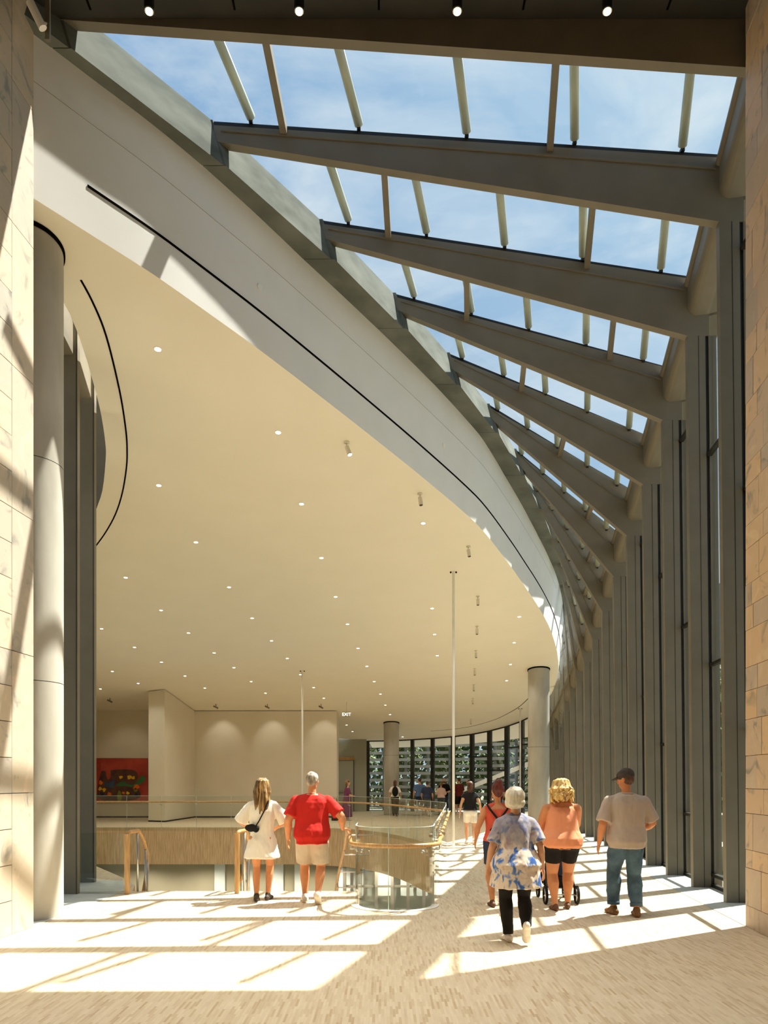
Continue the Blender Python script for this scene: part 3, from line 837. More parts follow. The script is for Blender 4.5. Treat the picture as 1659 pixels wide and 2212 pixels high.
def row_of(x, y):
    r = x - .1*y
    return 4 if r > 0 else 3 if r > -2 else 2 if r > -4.7 else 1 if r > -7.2 else 0
for x, y in DL:
    r_ = row_of(x, y); same = sorted([q for q in DL if row_of(*q) == r_], key=lambda q: q[1] + .01*q[0]); n_ = same.index((x, y))
    ord_ = ORD[n_] if n_ < len(ORD) else 'one of the last'
    root = empty('downlight', (x, y, ceil_z(x, y)-.004)); root.rotation_euler = (tilt, 0, 0)
    tag(root, 'small recessed ceiling lamp in the %s rows, %s from the front' % (ROWN[r_], ord_), 'downlight', 'recessed ceiling lamps')
    link('trim_ring', trim_me, None, root); link('lens', lens_me, None, root)
    lo = bpy.data.objects.new('lamp', spot_l if y < 24 else spot_far); COL.objects.link(lo); lo.parent = root; lo.location = (0, 0, -.02)
    lo.rotation_euler = (-tilt, 0, 0)

# ---- cylinder spotlights in a row along the ceiling edge
SP = [(-0.67, 13.8), (0.73, 15.6), (1.98, 18.02), (2.58, 21.12), (2.85, 23.56), (3.11, 25.96), (3.32, 28.11), (3.55, 30.36), (3.76, 32.52), (4.14, 36.56)]
for k, (x, y) in enumerate(SP):
    root = empty('cylinder_spotlight', (x, y, ceil_z(x, y)))
    tag(root, 'beige cylinder spotlight on the sloping ceiling, %s from the front of its row' % ORD[k], 'spotlight', 'cylinder spotlights along the ceiling edge')
    tube_obj('canopy', [(0, 0, -.02), (0, 0, .0)], .05, 'spot_white', root, 16)
    tube_obj('stem', [(0, 0, -.08), (0, 0, -.02)], .012, 'spot_white', root, 8)
    tl = .35 if k == 0 else (.12 if k < 3 else 0.0)
    d = Vector((math.sin(tl), -.15, -math.cos(tl))).normalized()
    c = Vector((0, 0, -.08))
    b = tube_obj('lamp_body', [c, c+d*.17], .042, 'spot_white', root, 16, False)
    sl_ = bpy.data.lights.new('lamp', 'SPOT'); sl_.energy = LAMP_W*.7; sl_.color = WARM; sl_.spot_size = math.radians(70); sl_.spot_blend = .8
    lo = bpy.data.objects.new('lamp', sl_); COL.objects.link(lo); lo.parent = root; lo.location = c+d*.2; lo.rotation_euler = d.to_track_quat('-Z', 'Y').to_euler()
    tube_obj('lamp_face', [c+d*.165, c+d*.174], .036, 'fin_dark' if k else 'lamp_lens', root, 16, False)

# ---- spotlights hanging from the dark near ceiling
spot_n = bpy.data.lights.new('lamp', 'SPOT')
spot_n.energy = LAMP_W*2.6; spot_n.color = WARM; spot_n.spot_size = math.radians(58); spot_n.spot_blend = 0.9; spot_n.shadow_soft_size = .06
for row, yy in enumerate((8.6, 6.0, 3.4, 0.8, -1.8, -4.4)):
    for k, xx in enumerate((-2.63, -.95, .82, 2.5)):
        root = empty('hanging_spotlight', (xx, yy, 10.68))
        tag(root, ('black hanging spotlight on the dark ceiling, %s from the left' % ORD[k]) if row == 0 else 'black hanging spotlight, %s row behind the front one, %s from the left' % (ORD[row-1], ORD[k]), 'spotlight', 'near ceiling spotlights' if row == 0 else 'spotlights behind the front row')
        tube_obj('lamp_body', [(0, 0, -.36), (0, 0, 0)], .056, 'black_metal', root, 20, False)
        tube_obj('reflector', [(0, 0, -.375), (0, 0, -.355)], .052, 'steel', root, 20, False)
        tube_obj('lens', [(0, 0, -.385), (0, 0, -.374)], .038, 'lamp_lens', root, 20, False)
        lo = bpy.data.objects.new('lamp', spot_n); COL.objects.link(lo); lo.parent = root; lo.location = (0, 0, -.42)

# ---- security camera at the top of the left wall
root = empty('security_camera', (-3.83, 8.5, 10.12)); tag(root, 'white tubular security camera above the left marble wall', 'security camera')
box_obj('mount_plate', (.05, .06, -.16), (.10, .1, .45), 'fin_metal', root)
tube_obj('housing', [(-.06, -.06, .13), (.055, .0, -.10)], .045, 'rod_white', root, 18, False)
tube_obj('lens', [(-.06, -.06, .13), (-.066, -.063, .142)], .032, 'black_metal', root, 16, False)
tube_obj('arm', [(.02, .0, -.03), (.07, .08, .02)], .018, 'rod_white', root, 10)

# ---- exit sign on the partition end
root = empty('exit_sign', (-1.62, 33.2, ceil_z(0, 33.2)-.55)); tag(root, 'small lit exit sign hanging at the partition end', 'exit sign')
box_obj('panel', (-.17, -.008, -.1), (.17, .008, .14), 'rail_glass', root)
tube_obj('hanger', [(0, 0, .14), (0, 0, .55)], .008, 'steel', root, 6)
cu = bpy.data.curves.new('letters', 'FONT'); cu.body = 'EXIT'; cu.size = .19; cu.align_x = 'CENTER'; cu.extrude = .004
tmp = bpy.data.objects.new('tmp', cu); COL.objects.link(tmp)
me = bpy.data.meshes.new_from_object(tmp.evaluated_get(bpy.context.evaluated_depsgraph_get()))
bpy.data.objects.remove(tmp)
link('letters', me, 'sign_light', root, (0, -.014, -.05), (math.radians(90), 0, 0))

# ---- track heads over the partition
for k, x in enumerate((-11.6, -8.9, -7.35, -5.1, -2.75)):
    y = 33.6 if k else 32.5
    root = empty('wall_washer', (x, y, ceil_z(x, y))); tag(root, 'tiny track lamp above the gallery wall, %s from the left' % ORD[k], 'track light', 'track lamps above the gallery walls')
    tube_obj('stem', [(0, 0, -.12), (0, 0, 0)], .014, 'fin_metal', root, 6)
    tube_obj('lamp_head', [(-.09, -.06, -.09), (.07, .07, -.17)], .035, 'fin_metal', root, 10)
    lw_ = bpy.data.lights.new('lamp', 'SPOT'); lw_.energy = 22; lw_.color = WARM; lw_.spot_size = math.radians(70); lw_.spot_blend = .8
    lo = bpy.data.objects.new('lamp', lw_); COL.objects.link(lo); lo.parent = root; lo.location = (.08, .09, -.2); lo.rotation_euler = (math.radians(38), 0, 0)

# ---- the red painting (an abstract canvas with coloured patches)
root = empty('painting', (-11.95, 34.76, 0.72)); tag(root, 'large red abstract painting with dark mass and bright patches', 'painting')
noisy('paint_red', srgb(150, 48, 36), srgb(196, 78, 58), 1.4, 0.7, lo=.3, hi=.7)
noisy('paint_brown', srgb(74, 46, 34), srgb(100, 66, 48), 3, 0.7)
PC = {'paint_orange': (226, 108, 34), 'paint_yellow': (226, 176, 34), 'paint_green': (66, 108, 62), 'paint_blue': (70, 86, 108), 'paint_rose': (184, 78, 58), 'paint_olive': (120, 124, 40), 'paint_navy': (54, 48, 66)}
for n_, c in PC.items(): plain(n_, srgb(*c), .7)
box_obj('canvas', (-1.32, -.04, 0), (1.27, 0, 1.97), 'paint_red', root)
def blob(name, pts, mat, lay):
    bm = bmesh.new()
    pts = [(p.x, 0, p.z) for p in catmull([((u-.0)*2.59-1.32, 0, (1-v)*1.97) for u, v in pts], 5, True)]
    add_prism(bm, [(x, -.041-.003*lay, z) for x, y, z in pts], (0, -.003, 0))
    from_bm(name, bm, mat, root)
blob('painted_patch', [(.17, .40), (.20, .30), (.26, .31), (.28, .42), (.32, .42), (.34, .29), (.55, .26), (.76, .28), (.83, .40), (.80, .60), (.88, .86), (.70, .97), (.40, .99), (.15, .93), (.13, .62)], 'paint_brown', 1)
blob('painted_patch', [(.20, .10), (.33, .22), (.35, .42), (.31, .49), (.28, .42), (.27, .28), (.19, .28)], 'paint_rose', 2)
blob('painted_patch', [(.45, .64), (.55, .53), (.64, .58), (.76, .60), (.88, .42), (.95, .42), (.95, .52), (.86, .60), (.74, .66), (.60, .64)], 'paint_green', 2)
blob('painted_patch', [(.24, .56), (.34, .56), (.40, .50), (.42, .54), (.39, .68), (.26, .64)], 'paint_blue', 2)
for u, v, r, m in ((.18, .56, .035, 'paint_orange'), (.80, .66, .05, 'paint_orange'), (.79, .73, .03, 'paint_olive'), (.17, .70, .03, 'paint_yellow'), (.24, .73, .03, 'paint_yellow'), (.33, .82, .035, 'paint_orange'),
                   (.53, .44, .03, 'paint_yellow'), (.68, .44, .04, 'paint_yellow'), (.75, .45, .03, 'paint_yellow'), (.58, .80, .025, 'paint_orange'), (.65, .80, .028, 'paint_yellow'), (.20, .82, .035, 'paint_navy'), (.80, .83, .03, 'paint_navy')):
    blob('painted_patch', [(u+r*math.cos(a)*(1+.3*math.sin(3*a+u*40)), v+1.3*r*math.sin(a)*(1+.2*math.cos(2*a+v*30))) for a in (2*math.pi*k/9 for k in range(9))], m, 3)
blob('painted_patch', [(.50, .74), (.54, .82), (.54, .97), (.48, .97), (.47, .84)], 'paint_olive', 3)
blob('painted_patch', [(.03, .90), (.11, .82), (.13, .88), (.05, .96)], 'paint_green', 3)

# ---- staircase going down from the hall floor
root = empty('staircase', (0, 0, 0)); tag(root, 'wide staircase descending from the hall floor into the opening', 'staircase')
for k in range(15):
    z = -.155*(k+1); y = 11.75 + .3*k
    box_obj('tread', (-3.8, y, z-.045), (-.42, y+.32, z), 'strip_floor', root)
    box_obj('riser', (-3.8, y-.01, z), (-.42, y+.012, z+.155), 'wood_cladding', root)
bm = bmesh.new(); add_hull8(bm, [(-3.8, 11.8, -.4), (-.42, 11.8, -.4), (-.42, 16.3, -2.75), (-3.8, 16.3, -2.75), (-3.8, 11.8, -.2), (-.42, 11.8, -.2), (-.42, 16.3, -2.5), (-3.8, 16.3, -2.5)])
from_bm('soffit', bm, 'wood_cladding', root)
box_obj('landing', (-3.8, 16.25, -2.6), (-.42, 18.0, -2.33), 'strip_floor', root)

def stair_rail(x, y, label):
    root = empty('stair_handrail', (x, y, 0)); tag(root, label, 'handrail', 'wooden stair handrails')
    box_obj('post', (-.032, -.03, 0), (.032, .03, .90), 'rail_wood', root)
    path = [(0, 0, .89), (.02, .08, .925), (.065, .33, .925), (.07, .55, .78), (.02, .9, .52), (-.13, 1.4, .2), (-.45, 2.2, -.3)]
    tube_obj('rail', path, .03, 'rail_wood', root, 10)
    for yy, zb in ((.30, -.0), (.75, -.31), (1.1, -.46), (1.5, -.62)):
        zt = interp([.0, .33, .55, .9, 1.4, 2.2], [.9, .925, .78, .52, .2, -.3], yy); bx_ = interp([.0, .33, .55, .9, 1.4, 2.2], [0, .065, .07, .02, -.13, -.45], yy)
        tube_obj('baluster', [(bx_, yy, zb), (bx_, yy, zt)], .017, 'steel', root, 8)
stair_rail(-3.82, 11.42, 'wooden stair handrail with end post beside the short glass guard')
stair_rail(-2.2, 11.5, 'wooden middle stair handrail with end post left of the woman in white')
root = empty('glass_guard', (-4.2, 11.45, 0)); tag(root, 'short frameless glass guard between the dark fin and the stair post', 'glass guard')
box_obj('pane', (-.33, -.008, .02), (.345, .008, .91), 'rail_glass', root)
box_obj('shoe', (-.33, -.02, .0), (.345, .02, .03), 'steel', root)

# ---- frameless glass balustrade around the opening
def arc_panel(path, z0, z1, th=.016):
    bm = bmesh.new(); rings = []
    pts = [Vector((x, y, 0)) for x, y in path]
    for i, p in enumerate(pts):
        t = (pts[min(i+1, len(pts)-1)] - pts[max(i-1, 0)]).normalized(); n = Vector((-t.y, t.x, 0))*th/2
        rings.append([(p+n) + Vector((0, 0, z0)), (p-n) + Vector((0, 0, z0)), (p-n) + Vector((0, 0, z1)), (p+n) + Vector((0, 0, z1))])
    add_loft(bm, rings)
    return bm
noisy('glass_edge', srgb(196, 212, 196), srgb(210, 222, 208), 4, .3)
def balustrade(name, label, path_groups, top, rail, brackets):
    root = empty(name, (0, 0, 0)); tag(root, label, 'glass balustrade')
    for path in path_groups:
        from_bm('pane', arc_panel(path, -.12, top), 'rail_glass', root)
        from_bm('top_edge', arc_panel(path, top, top+.008), 'glass_edge', root)
        p = path[0]; tube_obj('pane_edge', [(p[0], p[1], -.1), (p[0], p[1], top)], .006, 'glass_edge', root, 6)
    if rail: tube_obj('handrail', rail, .028, 'rail_wood', root, 12)
    for p, q in brackets:
        p, q = Vector(p), Vector(q)
        b = tube_obj('bracket', [p, (p.x, p.y, q.z), q], .009, 'steel', root, 8)
        tube_obj('bolt', [q, q + (q-Vector((p.x, p.y, q.z))).normalized()*.03], .022, 'steel', b, 10)
    return root
nose_path = [(-.38, 11.2)] + nose + [(.72, 10.9)]
def nose_at(a, r): return (NOSE_C[0] + r*math.sin(a), NOSE_C[1] - r*math.cos(a))
rail = [(-.52, 11.35, .98), (-.49, 10.9, .9)] + [(*nose_at(a, NOSE_R+.075), .85) for a in (math.pi*(-.5 + k/16) for k in range(17))] + [(.78, 10.8, .86), (.9, 11.6, .89)]
br = [((*nose_at(a, NOSE_R+.075), .83), (*nose_at(a, NOSE_R+.012), .76)) for a in (-1.0, .75, -1.6, 1.55)]
balustrade('glass_balustrade', 'rounded glass balustrade nose with wooden rail at the front of the opening', [nose_path[:10], nose_path[9:]], 1.08, rail, br)
rp = [(0.735, 11.05), (.86, 12.2), (.98, 13.4), (1.10, 14.6), (1.22, 15.8), (1.34, 17.0), (1.46, 18.2), (1.55, 19.15)]
rail = [(p[0]+.07, p[1], .90) for p in rp]
br = [((lerp(rp[k][0], rp[k+1][0], t)+.07, lerp(rp[k][1], rp[k+1][1], t), .88), (lerp(rp[k][0], rp[k+1][0], t)+.012, lerp(rp[k][1], rp[k+1][1], t), .8)) for k in range(len(rp)-1) for t in (.25, .75)]
o = balustrade('glass_balustrade', 'straight glass balustrade with wooden rail running back along the corridor', [[rp[k], rp[k+1]] for k in range(len(rp)-1)], 1.08, rail, br)
tube_obj('handrail', [(p[0]-.07, p[1], .90) for p in rp], .024, 'rail_wood', o, 10)
fc = far_curve + [(-3.0 - 1.25*k, 27.62) for k in range(1, 8)]
seg = []
acc = [fc[0]]; dist = 0
for a, b in zip(fc, fc[1:]):
    acc.append(b); dist += math.hypot(a[0]-b[0], a[1]-b[1])
    if dist > 1.15: seg.append(acc); acc = [b]; dist = 0
if len(acc) > 1: seg.append(acc)
rail = [(p[0]-.05, p[1]-.06, .92) for p in fc]
br = [((s[0][0]-.05, s[0][1]-.06, .9), (s[0][0]-.01, s[0][1]-.012, .82)) for s in seg]
balustrade('glass_balustrade', 'long glass balustrade with brown rail on the far side of the opening', seg, 1.13, rail, br)
# stair rail winding down on the left of the nose
root = empty('stair_handrail', (-.52, 11.35, 0)); tag(root, 'wooden stair handrail winding down left of the glass nose', 'handrail', 'wooden stair handrails')
tube_obj('rail', [(0, 0, .98), (-.05, .5, .95), (-.12, 1.2, .60), (-.3, 2.4, 0), (-.5, 4.2, -.9)], .026, 'rail_wood', root, 10)
for k in range(5):
    y = .5 + .75*k; z = interp([0, .5, 1.2, 2.4, 4.2], [.98, .95, .6, 0, -.9], y); x = interp([0, .5, 1.2, 2.4, 4.2], [0, -.05, -.12, -.3, -.5], y)
    tube_obj('bracket', [(x, y, z-.02), (x, y, z-.1), (x+.4, y, z-.1), (x+.4, y, z-.03)], .010, 'steel', root, 8)
root = empty('glass_guard', (0, 0, 0)); tag(root, 'sloping glass guard of the stair left of the nose', 'glass guard')
for k in range(4):
    y0, y1 = 11.3 + .9*k, 12.17 + .9*k
    zt0, zt1 = 1.13-.47*k, 1.13-.47*(k+1)
    bm = bmesh.new(); add_prism(bm, [(-.42, y0, zt0-1.6), (-.42, y1, zt1-1.6), (-.42, y1, zt1+.0), (-.42, y0, zt0)], (.014, 0, 0)); from_bm('pane', bm, 'rail_glass', root)
    tube_obj('top_edge', [(-.413, y0, zt0+.004), (-.413, y1, zt1+.004)], .007, 'glass_edge', root, 6)

# ================================================================== OUTSIDE THINGS
def tree(x, y, h, r, label, n=900, mat='leaf', trunk=True, seed=1, group='trees outside the glazing'):
    q = random.Random(seed)
    root = empty('tree', (x, y, -.15)); tag(root, label, 'tree', group)
    if trunk: tube_obj('trunk', [(0, 0, 0), (.1, .05, h*.4), (0, 0, h*.8)], [.16, .12, .05], 'bark', root, 8)
    vs, fs = [], []
    cl = [(q.uniform(-.6, .6)*r, q.uniform(-.6, .6)*r, h*q.uniform(.35, .92), q.uniform(.35, .6)*r) for _ in range(14)]
    for _ in range(n):
        cx, cy, cz, cr = q.choice(cl)
        d = Vector((q.gauss(0, 1), q.gauss(0, 1), q.gauss(0, 1))).normalized()*cr*q.uniform(.55, 1)
        c = Vector((cx, cy, cz)) + d
        a = Vector((q.gauss(0, 1), q.gauss(0, 1), q.gauss(0, 1))).normalized(); b = a.orthogonal().normalized()
        s = q.uniform(.09, .2)
        k = len(vs); vs += [c-a*s, c+b*s*.5, c+a*s, c-b*s*.5]; fs.append((k, k+1, k+2, k+3))
    me = bpy.data.meshes.new('foliage'); me.from_pydata([tuple(v) for v in vs], [], fs)
    f = link('foliage', me, mat, root); f['kind'] = 'stuff'
BT = [(-4.6, 51.5, 6.5, 1.15), (-1.7, 52.0, 7.5, 1.2), (1.3, 51.6, 6.8, 1.2), (4.3, 51.0, 7.2, 1.2), (7.3, 49.6, 6.6, 1.2), (10.2, 47.4, 7.0, 1.2), (12.6, 43.8, 6.8, 1.2), (13.6, 39.8, 6.8, 1.2)]
for k, t in enumerate(BT): tree(*t, 'leafy green tree outside the far glazing, %s from the left' % ORD[k], 3200, 'leaf', seed=11+k)
hq = random.Random(77); vs, fs = [], []
hp = [V_ for V_ in catmull([(-8, 54.5, 0), (0, 55.0, 0), (6, 53.6, 0), (11, 51.0, 0), (15.5, 46.5, 0), (17.0, 40, 0), (17.0, 33, 0)], 8)]
for _ in range(16000):
    k_ = hq.randrange(len(hp)-1); c = hp[k_].lerp(hp[k_+1], hq.random()) + Vector((hq.uniform(-.8, .8), hq.uniform(-.8, .8), hq.uniform(-.1, 7.4)))
    a = Vector((hq.gauss(0, 1), hq.gauss(0, 1), hq.gauss(0, 1))).normalized(); b = a.orthogonal().normalized(); s_ = hq.uniform(.16, .34)
    k_ = len(vs); vs += [tuple(c-a*s_), tuple(c+b*s_*.6), tuple(c+a*s_), tuple(c-b*s_*.6)]; fs.append((k_, k_+1, k_+2, k_+3))
me = bpy.data.meshes.new('hedge'); me.from_pydata(vs, [], fs); o = link('hedge', me, 'hedge_leaf'); tag(o, 'tall dense green hedge foliage behind the slatted screen', 'hedge', None, 'stuff')
ST = [(15.5, 30), (14.0, 25.5), (13.4, 21.5), (12.6, 33.5)]
for k, (x, y) in enumerate(ST): tree(x, y, 8.0, 1.5, 'green tree outside the finned facade, %s of that row' % ORD[k], 2200, 'leaf', seed=31+k, group='trees outside the finned facade')
# slatted screen with posts behind the far glazing
root = empty('slatted_screen', (0, 0, 0)); tag(root, 'pale slatted screen standing outside the far curved glazing', 'screen')
arc = [(-4.0, 47.6), (0, 47.7), (4.0, 46.6), (7.6, 44.2), (9.9, 40.8), (11.0, 37.0)]
for k in range(13):
    z = .35 + .42*k
    bm = bmesh.new(); add_loft(bm, [[(x, y-.05, z), (x, y+.05, z), (x, y+.05, z+.17), (x, y-.05, z+.17)] for x, y in arc]); from_bm('slat', bm, 'screen_slat', root)
for k, (x, y) in enumerate([(p.x, p.y) for p in catmull([(a, b, 0) for a, b in arc], 3)]):
    box_obj('post', (x-.09, y-.16, -.15), (x+.09, y-.06, 5.9), 'ring_metal', root)
bm = bmesh.new(); add_hull8(bm, [(4.6, 44.6, 1.0), (9.2, 41.4, 3.0), (9.2, 41.5, 3.0), (4.6, 44.7, 1.0), (4.6, 44.6, 1.25), (9.2, 41.4, 3.25), (9.2, 41.5, 3.25), (4.6, 44.7, 1.25)])
o = from_bm('ramp_handrail', bm, 'rod_white'); tag(o, 'white sloping ramp edge outside the far glazing', 'ramp edge')
for k, (off, h) in enumerate(((1.6, .35), (3.4, .75))):
    bm = bmesh.new()
    add_hull8(bm, [(fac_x(y)+off+w, y, z) for z in (-.15, h) for y, w in ((9, 0), (9, .4), (34, .4), (34, 0))])
    o = from_bm('planter_wall', bm, 'screen_slat'); tag(o, ['low pale kerb wall outside the finned facade', 'higher pale planter wall under the trees outside the facade'][k], 'garden wall')
root = empty('office_tower', (52, 112, -.15)); tag(root, 'distant grey office tower seen between the first fins', 'building')
bmt = bmesh.new(); add_box(bmt, (-4, -4, 0), (9, 9, 30)); from_bm('wall', bmt, 'tower_wall', root)
bm = bmesh.new(); add_box(bm, (-.7, -.05, -1), (.7, .05, 1)); wme = from_bm('window', bm, 'tower_window', root)
wme.location = (-2.8, -4.02, 2)
for r_ in range(9):
    for c_ in range(5):
        if r_ == 0 and c_ == 0: continue
        link('window', wme.data, None, root, (-2.8+2.4*c_, -4.02, 2+3.2*r_))

# ================================================================== PEOPLE
V = Vector
def remesh(bm, voxel, smooth=4, fold=0.0, ffreq=9.0, fvec=(1, 1, .5), seed=0.0):
    """one continuous skin over overlapping volumes"""
    me = bpy.data.meshes.new('tmp'); bm.to_mesh(me); bm.free()
    o = bpy.data.objects.new('tmp', me); COL.objects.link(o)
    m = o.modifiers.new('r', 'REMESH'); m.mode = 'VOXEL'; m.voxel_size = voxel; m.use_smooth_shade = True
    if smooth:
        s = o.modifiers.new('s', 'SMOOTH'); s.factor = .5; s.iterations = smooth
    dg = bpy.context.evaluated_depsgraph_get(); dg.update()
    out = bpy.data.meshes.new_from_object(o.evaluated_get(dg))
    bpy.data.objects.remove(o); bpy.data.meshes.remove(me)
    if fold:
        nr = [v.normal.copy() for v in out.vertices]
        for v, n in zip(out.vertices, nr):
            p = V((v.co.x*fvec[0], v.co.y*fvec[1], v.co.z*fvec[2]))*ffreq + V((seed, seed*2, 0))
            v.co += n*fold*noise.fractal(p, 1.0, 2.0, 3)
    for p in out.polygons: p.use_smooth = True
    return out

def ik(a, c, l1, l2, bend):
    d = c-a; L = min(d.length, (l1+l2)*.998); u = d.normalized()
    x = (l1*l1-l2*l2+L*L)/(2*L); h = math.sqrt(max(l1*l1-x*x, 0))
    b = (bend - u*bend.dot(u)).normalized()
    return a + u*x + b*h, a + u*L

def limb(bm, pts, rad, seg=14):
    """tapered limb with rounded ends"""
    add_tube(bm, pts, rad, seg)
    for k in (0, -1): add_ell(bm, pts[k], (rad[k],)*3, 14, 8)

def ring_pts(z, rx, ry, yc=0.0, xc=0.0, n=28, pw=2.3):
    out = []
    for k in range(n):
        a = 2*math.pi*k/n; c, s = math.cos(a), math.sin(a)
        out.append((xc + rx*math.copysign(abs(c)**(2/pw), c), yc + ry*math.copysign(abs(s)**(2/pw), s), z))
    return out

MALE = [(.83, .140, .108), (.90, .168, .120), (.98, .164, .115), (1.08, .158, .110), (1.18, .168, .116), (1.28, .188, .122), (1.35, .196, .114), (1.40, .172, .094), (1.435, .118, .076), (1.47, .070, .060)]
FEMALE = [(.83, .145, .112), (.90, .174, .125), (.98, .160, .112), (1.08, .134, .098), (1.18, .144, .106), (1.27, .158, .112), (1.34, .164, .100), (1.39, .145, .084), (1.425, .098, .066), (1.46, .060, .052)]

def add_hand(bm, w, d, nrm, thumb, curl):
    d = d.normalized(); thumb = (thumb - d*thumb.dot(d)).normalized(); nrm = (nrm - d*nrm.dot(d) - thumb*nrm.dot(thumb)).normalized()
    R = Matrix((d, thumb, nrm)).transposed()
    add_ell(bm, w + d*.05, (.056, .041, .017), 14, 10, R)
    for o, L in ((.030, .066), (.010, .078), (-.011, .073), (-.030, .057)):
        p = w + d*.088 + thumb*o; pts = [p - d*.02, p]; a = curl*.4
        for f in (.45, .32, .25):
            q = d*math.cos(a) + nrm*math.sin(a)
            p = p + q*L*f; pts.append(p); a += curl*.75
        add_tube(bm, pts, [.0095, .0095, .009, .008, .0065], 8)
    p = w + d*.028 + thumb*.03
    t1 = (d*.65 + thumb*.65 + nrm*.35).normalized(); t2 = (d*.85 + thumb*.25 + nrm*.5).normalized()
    add_tube(bm, [p, p + t1*.038, p + t1*.038 + t2*.03], [.0125, .0105, .008], 8)

class Fig:
    def __init__(s, H, sex, fat=0.0, pose=None, detail=True):
        s.k = H/1.75; s.sex = sex; s.fat = fat; s.P = pose or {}; s.detail = detail
        P = s.P
        lean = P.get('lean', .02)
        s.sh = lambda z: lean*(z-.93)
        sw = (.20 if sex == 'm' else .172)*(1+.12*fat)
        hx = .092*(1+.15*fat)
        s.hip = [V((-hx, 0, .90)), V((hx, 0, .90))]
        s.sho = [V((-sw, s.sh(1.38), 1.368)), V((sw, s.sh(1.38), 1.368))]
        an = [V(P.get('aL', (-.085, 0, .08))), V(P.get('aR', (.085, 0, .08)))]
        s.knee, s.ank = [], []
        for i in (0, 1):
            kn, a = ik(s.hip[i], an[i], .43, .415, V(((-.12, .12)[i], 1, 0)))
            s.knee.append(kn); s.ank.append(a)
        wr = [V(P.get('wL', (-.29, .04, .86))), V(P.get('wR', (.29, .04, .86)))]
        s.elb, s.wri = [], []
        for i in (0, 1):
            e, w = ik(s.sho[i], wr[i], .295, .265, V(P.get('eb', ((-.35, -1, -.1), (.35, -1, -.1)))[i]))
            s.elb.append(e); s.wri.append(w)
        s.hc = V((0, s.sh(1.64) + P.get('hy', .015), 1.632))
        s.turn = Matrix.Rotation(math.radians(P.get('turn', 0)), 3, 'Z') @ Matrix.Rotation(math.radians(P.get('nod', 0)), 3, 'X')
        s.rings = []
        for z, rx, ry in (MALE if sex == 'm' else FEMALE):
            g = math.exp(-((z-1.03)/.17)**2)
            s.rings.append((z, rx*(1+fat*(.12+.42*g)), ry*(1+fat*(.15+.7*g))))
    def at(s, p): return s.hc + s.turn @ V(p)              # head frame
    def ring_at(s, z):
        zs = [r[0] for r in s.rings]
        return interp(zs, [r[1] for r in s.rings], z), interp(zs, [r[2] for r in s.rings], z)
    def leg_r(s): f = 1+.32*s.fat; return [.088*f, .078*f, .060*f, .053*f, .056*f, .040*(1+.15*s.fat), .034*(1+.15*s.fat)]
    def leg_pts(s, i):
        h, k, a = s.hip[i], s.knee[i], s.ank[i]
        return [h - V((0, 0, .02)), h.lerp(k, .35), h.lerp(k, .8), k, k.lerp(a, .3) - V((0, .014, 0)), k.lerp(a, .75), a]
    def arm_r(s): f = 1+.5*s.fat; m = 1.0 if s.sex == 'm' else .86; return [.052*m*f, .050*m*f, .041*m*f, .043*m*f, .029*m*(1+.2*s.fat), .026*m]
    def arm_pts(s, i):
        a, e, w = s.sho[i], s.elb[i], s.wri[i]
        return [a, a.lerp(e, .45), e, e.lerp(w, .25), e.lerp(w, .8), w]
    def foot_frame(s, i):
        pit = s.P.get(('pL', 'pR')[i], 0); yaw = s.P.get('yaw', ((8, -8)))[i]
        M = Matrix.Rotation(math.radians(yaw), 3, 'Z') @ Matrix.Rotation(math.radians(-pit), 3, 'X')
        return lambda p: s.ank[i] + M @ (V(p) - V((0, 0, .08))), M
    def foot(s, bm, i, g=0.0):
        f, M = s.foot_frame(i)
        for c, r in (((0, -.045, .036), (.033, .042, .036)), ((0, .03, .040), (.037, .085, .038)), ((0, .115, .026), (.042, .07, .024)), ((0, 0, .07), (.036, .042, .05))):
            add_ell(bm, f(c), tuple(q+g for q in r), 14, 10, M)
    def body(s, voxel):
        bm = bmesh.new()
        add_loft(bm, [ring_pts(z, rx, ry, s.sh(z)) for z, rx, ry in s.rings])
        for i in (0, 1):
            limb(bm, s.leg_pts(i), s.leg_r()); limb(bm, s.arm_pts(i), s.arm_r())
            s.foot(bm, i)
            d = s.wri[i]-s.elb[i]
            nrm = V(((1, -1)[i], 0, 0)) if abs(d.normalized().z) > .6 else V((0, 0, -1))
            th = V((0, 1, 0)) if abs(d.normalized().z) > .6 else V(((1, -1)[i], 0, .2))
            if s.P.get('hand%d' % i):
                d, nrm, th = (V(q) for q in s.P['hand%d' % i])
            add_hand(bm, s.wri[i], d, nrm, th, s.P.get('curl', (.35, .35))[i])
            add_ell(bm, s.hip[i] + V((0, -.035, -.01)), (.095*(1+.3*s.fat), .095*(1+.35*s.fat), .09), 14, 10)
        limb(bm, [V((0, s.sh(1.40)-.01, 1.40)), V((0, s.sh(1.48), 1.48)), s.hc + V((0, -.01, -.06))], [.064, .054, .053] if s.sex == 'm' else [.055, .046, .046])
        add_tube(bm, [s.sho[0] + V((.01, 0, .0)), V((-.07, s.sh(1.42), 1.415)), V((0, s.sh(1.44), 1.43)), V((.07, s.sh(1.42), 1.415)), s.sho[1] - V((.01, 0, .0))], [.048, .048, .05, .048, .048], 12)
        add_ell(bm, s.at((0, -.005, .022)), (.077, .097, .100), 20, 14, s.turn)
        add_ell(bm, s.at((0, .030, -.055)), (.056, .062, .066), 16, 12, s.turn)
        add_ell(bm, s.at((0, .101, -.012)), (.013, .018, .026), 10, 8, s.turn)
        add_ell(bm, s.at((0, .088, .028)), (.05, .012, .010), 10, 8, s.turn)
        for q in (-1, 1): add_ell(bm, s.at((q*.079, -.004, -.004)), (.010, .020, .032), 10, 8, s.turn)
        for v in bm.verts: v.co *= s.k
        return remesh(bm, voxel, 3)
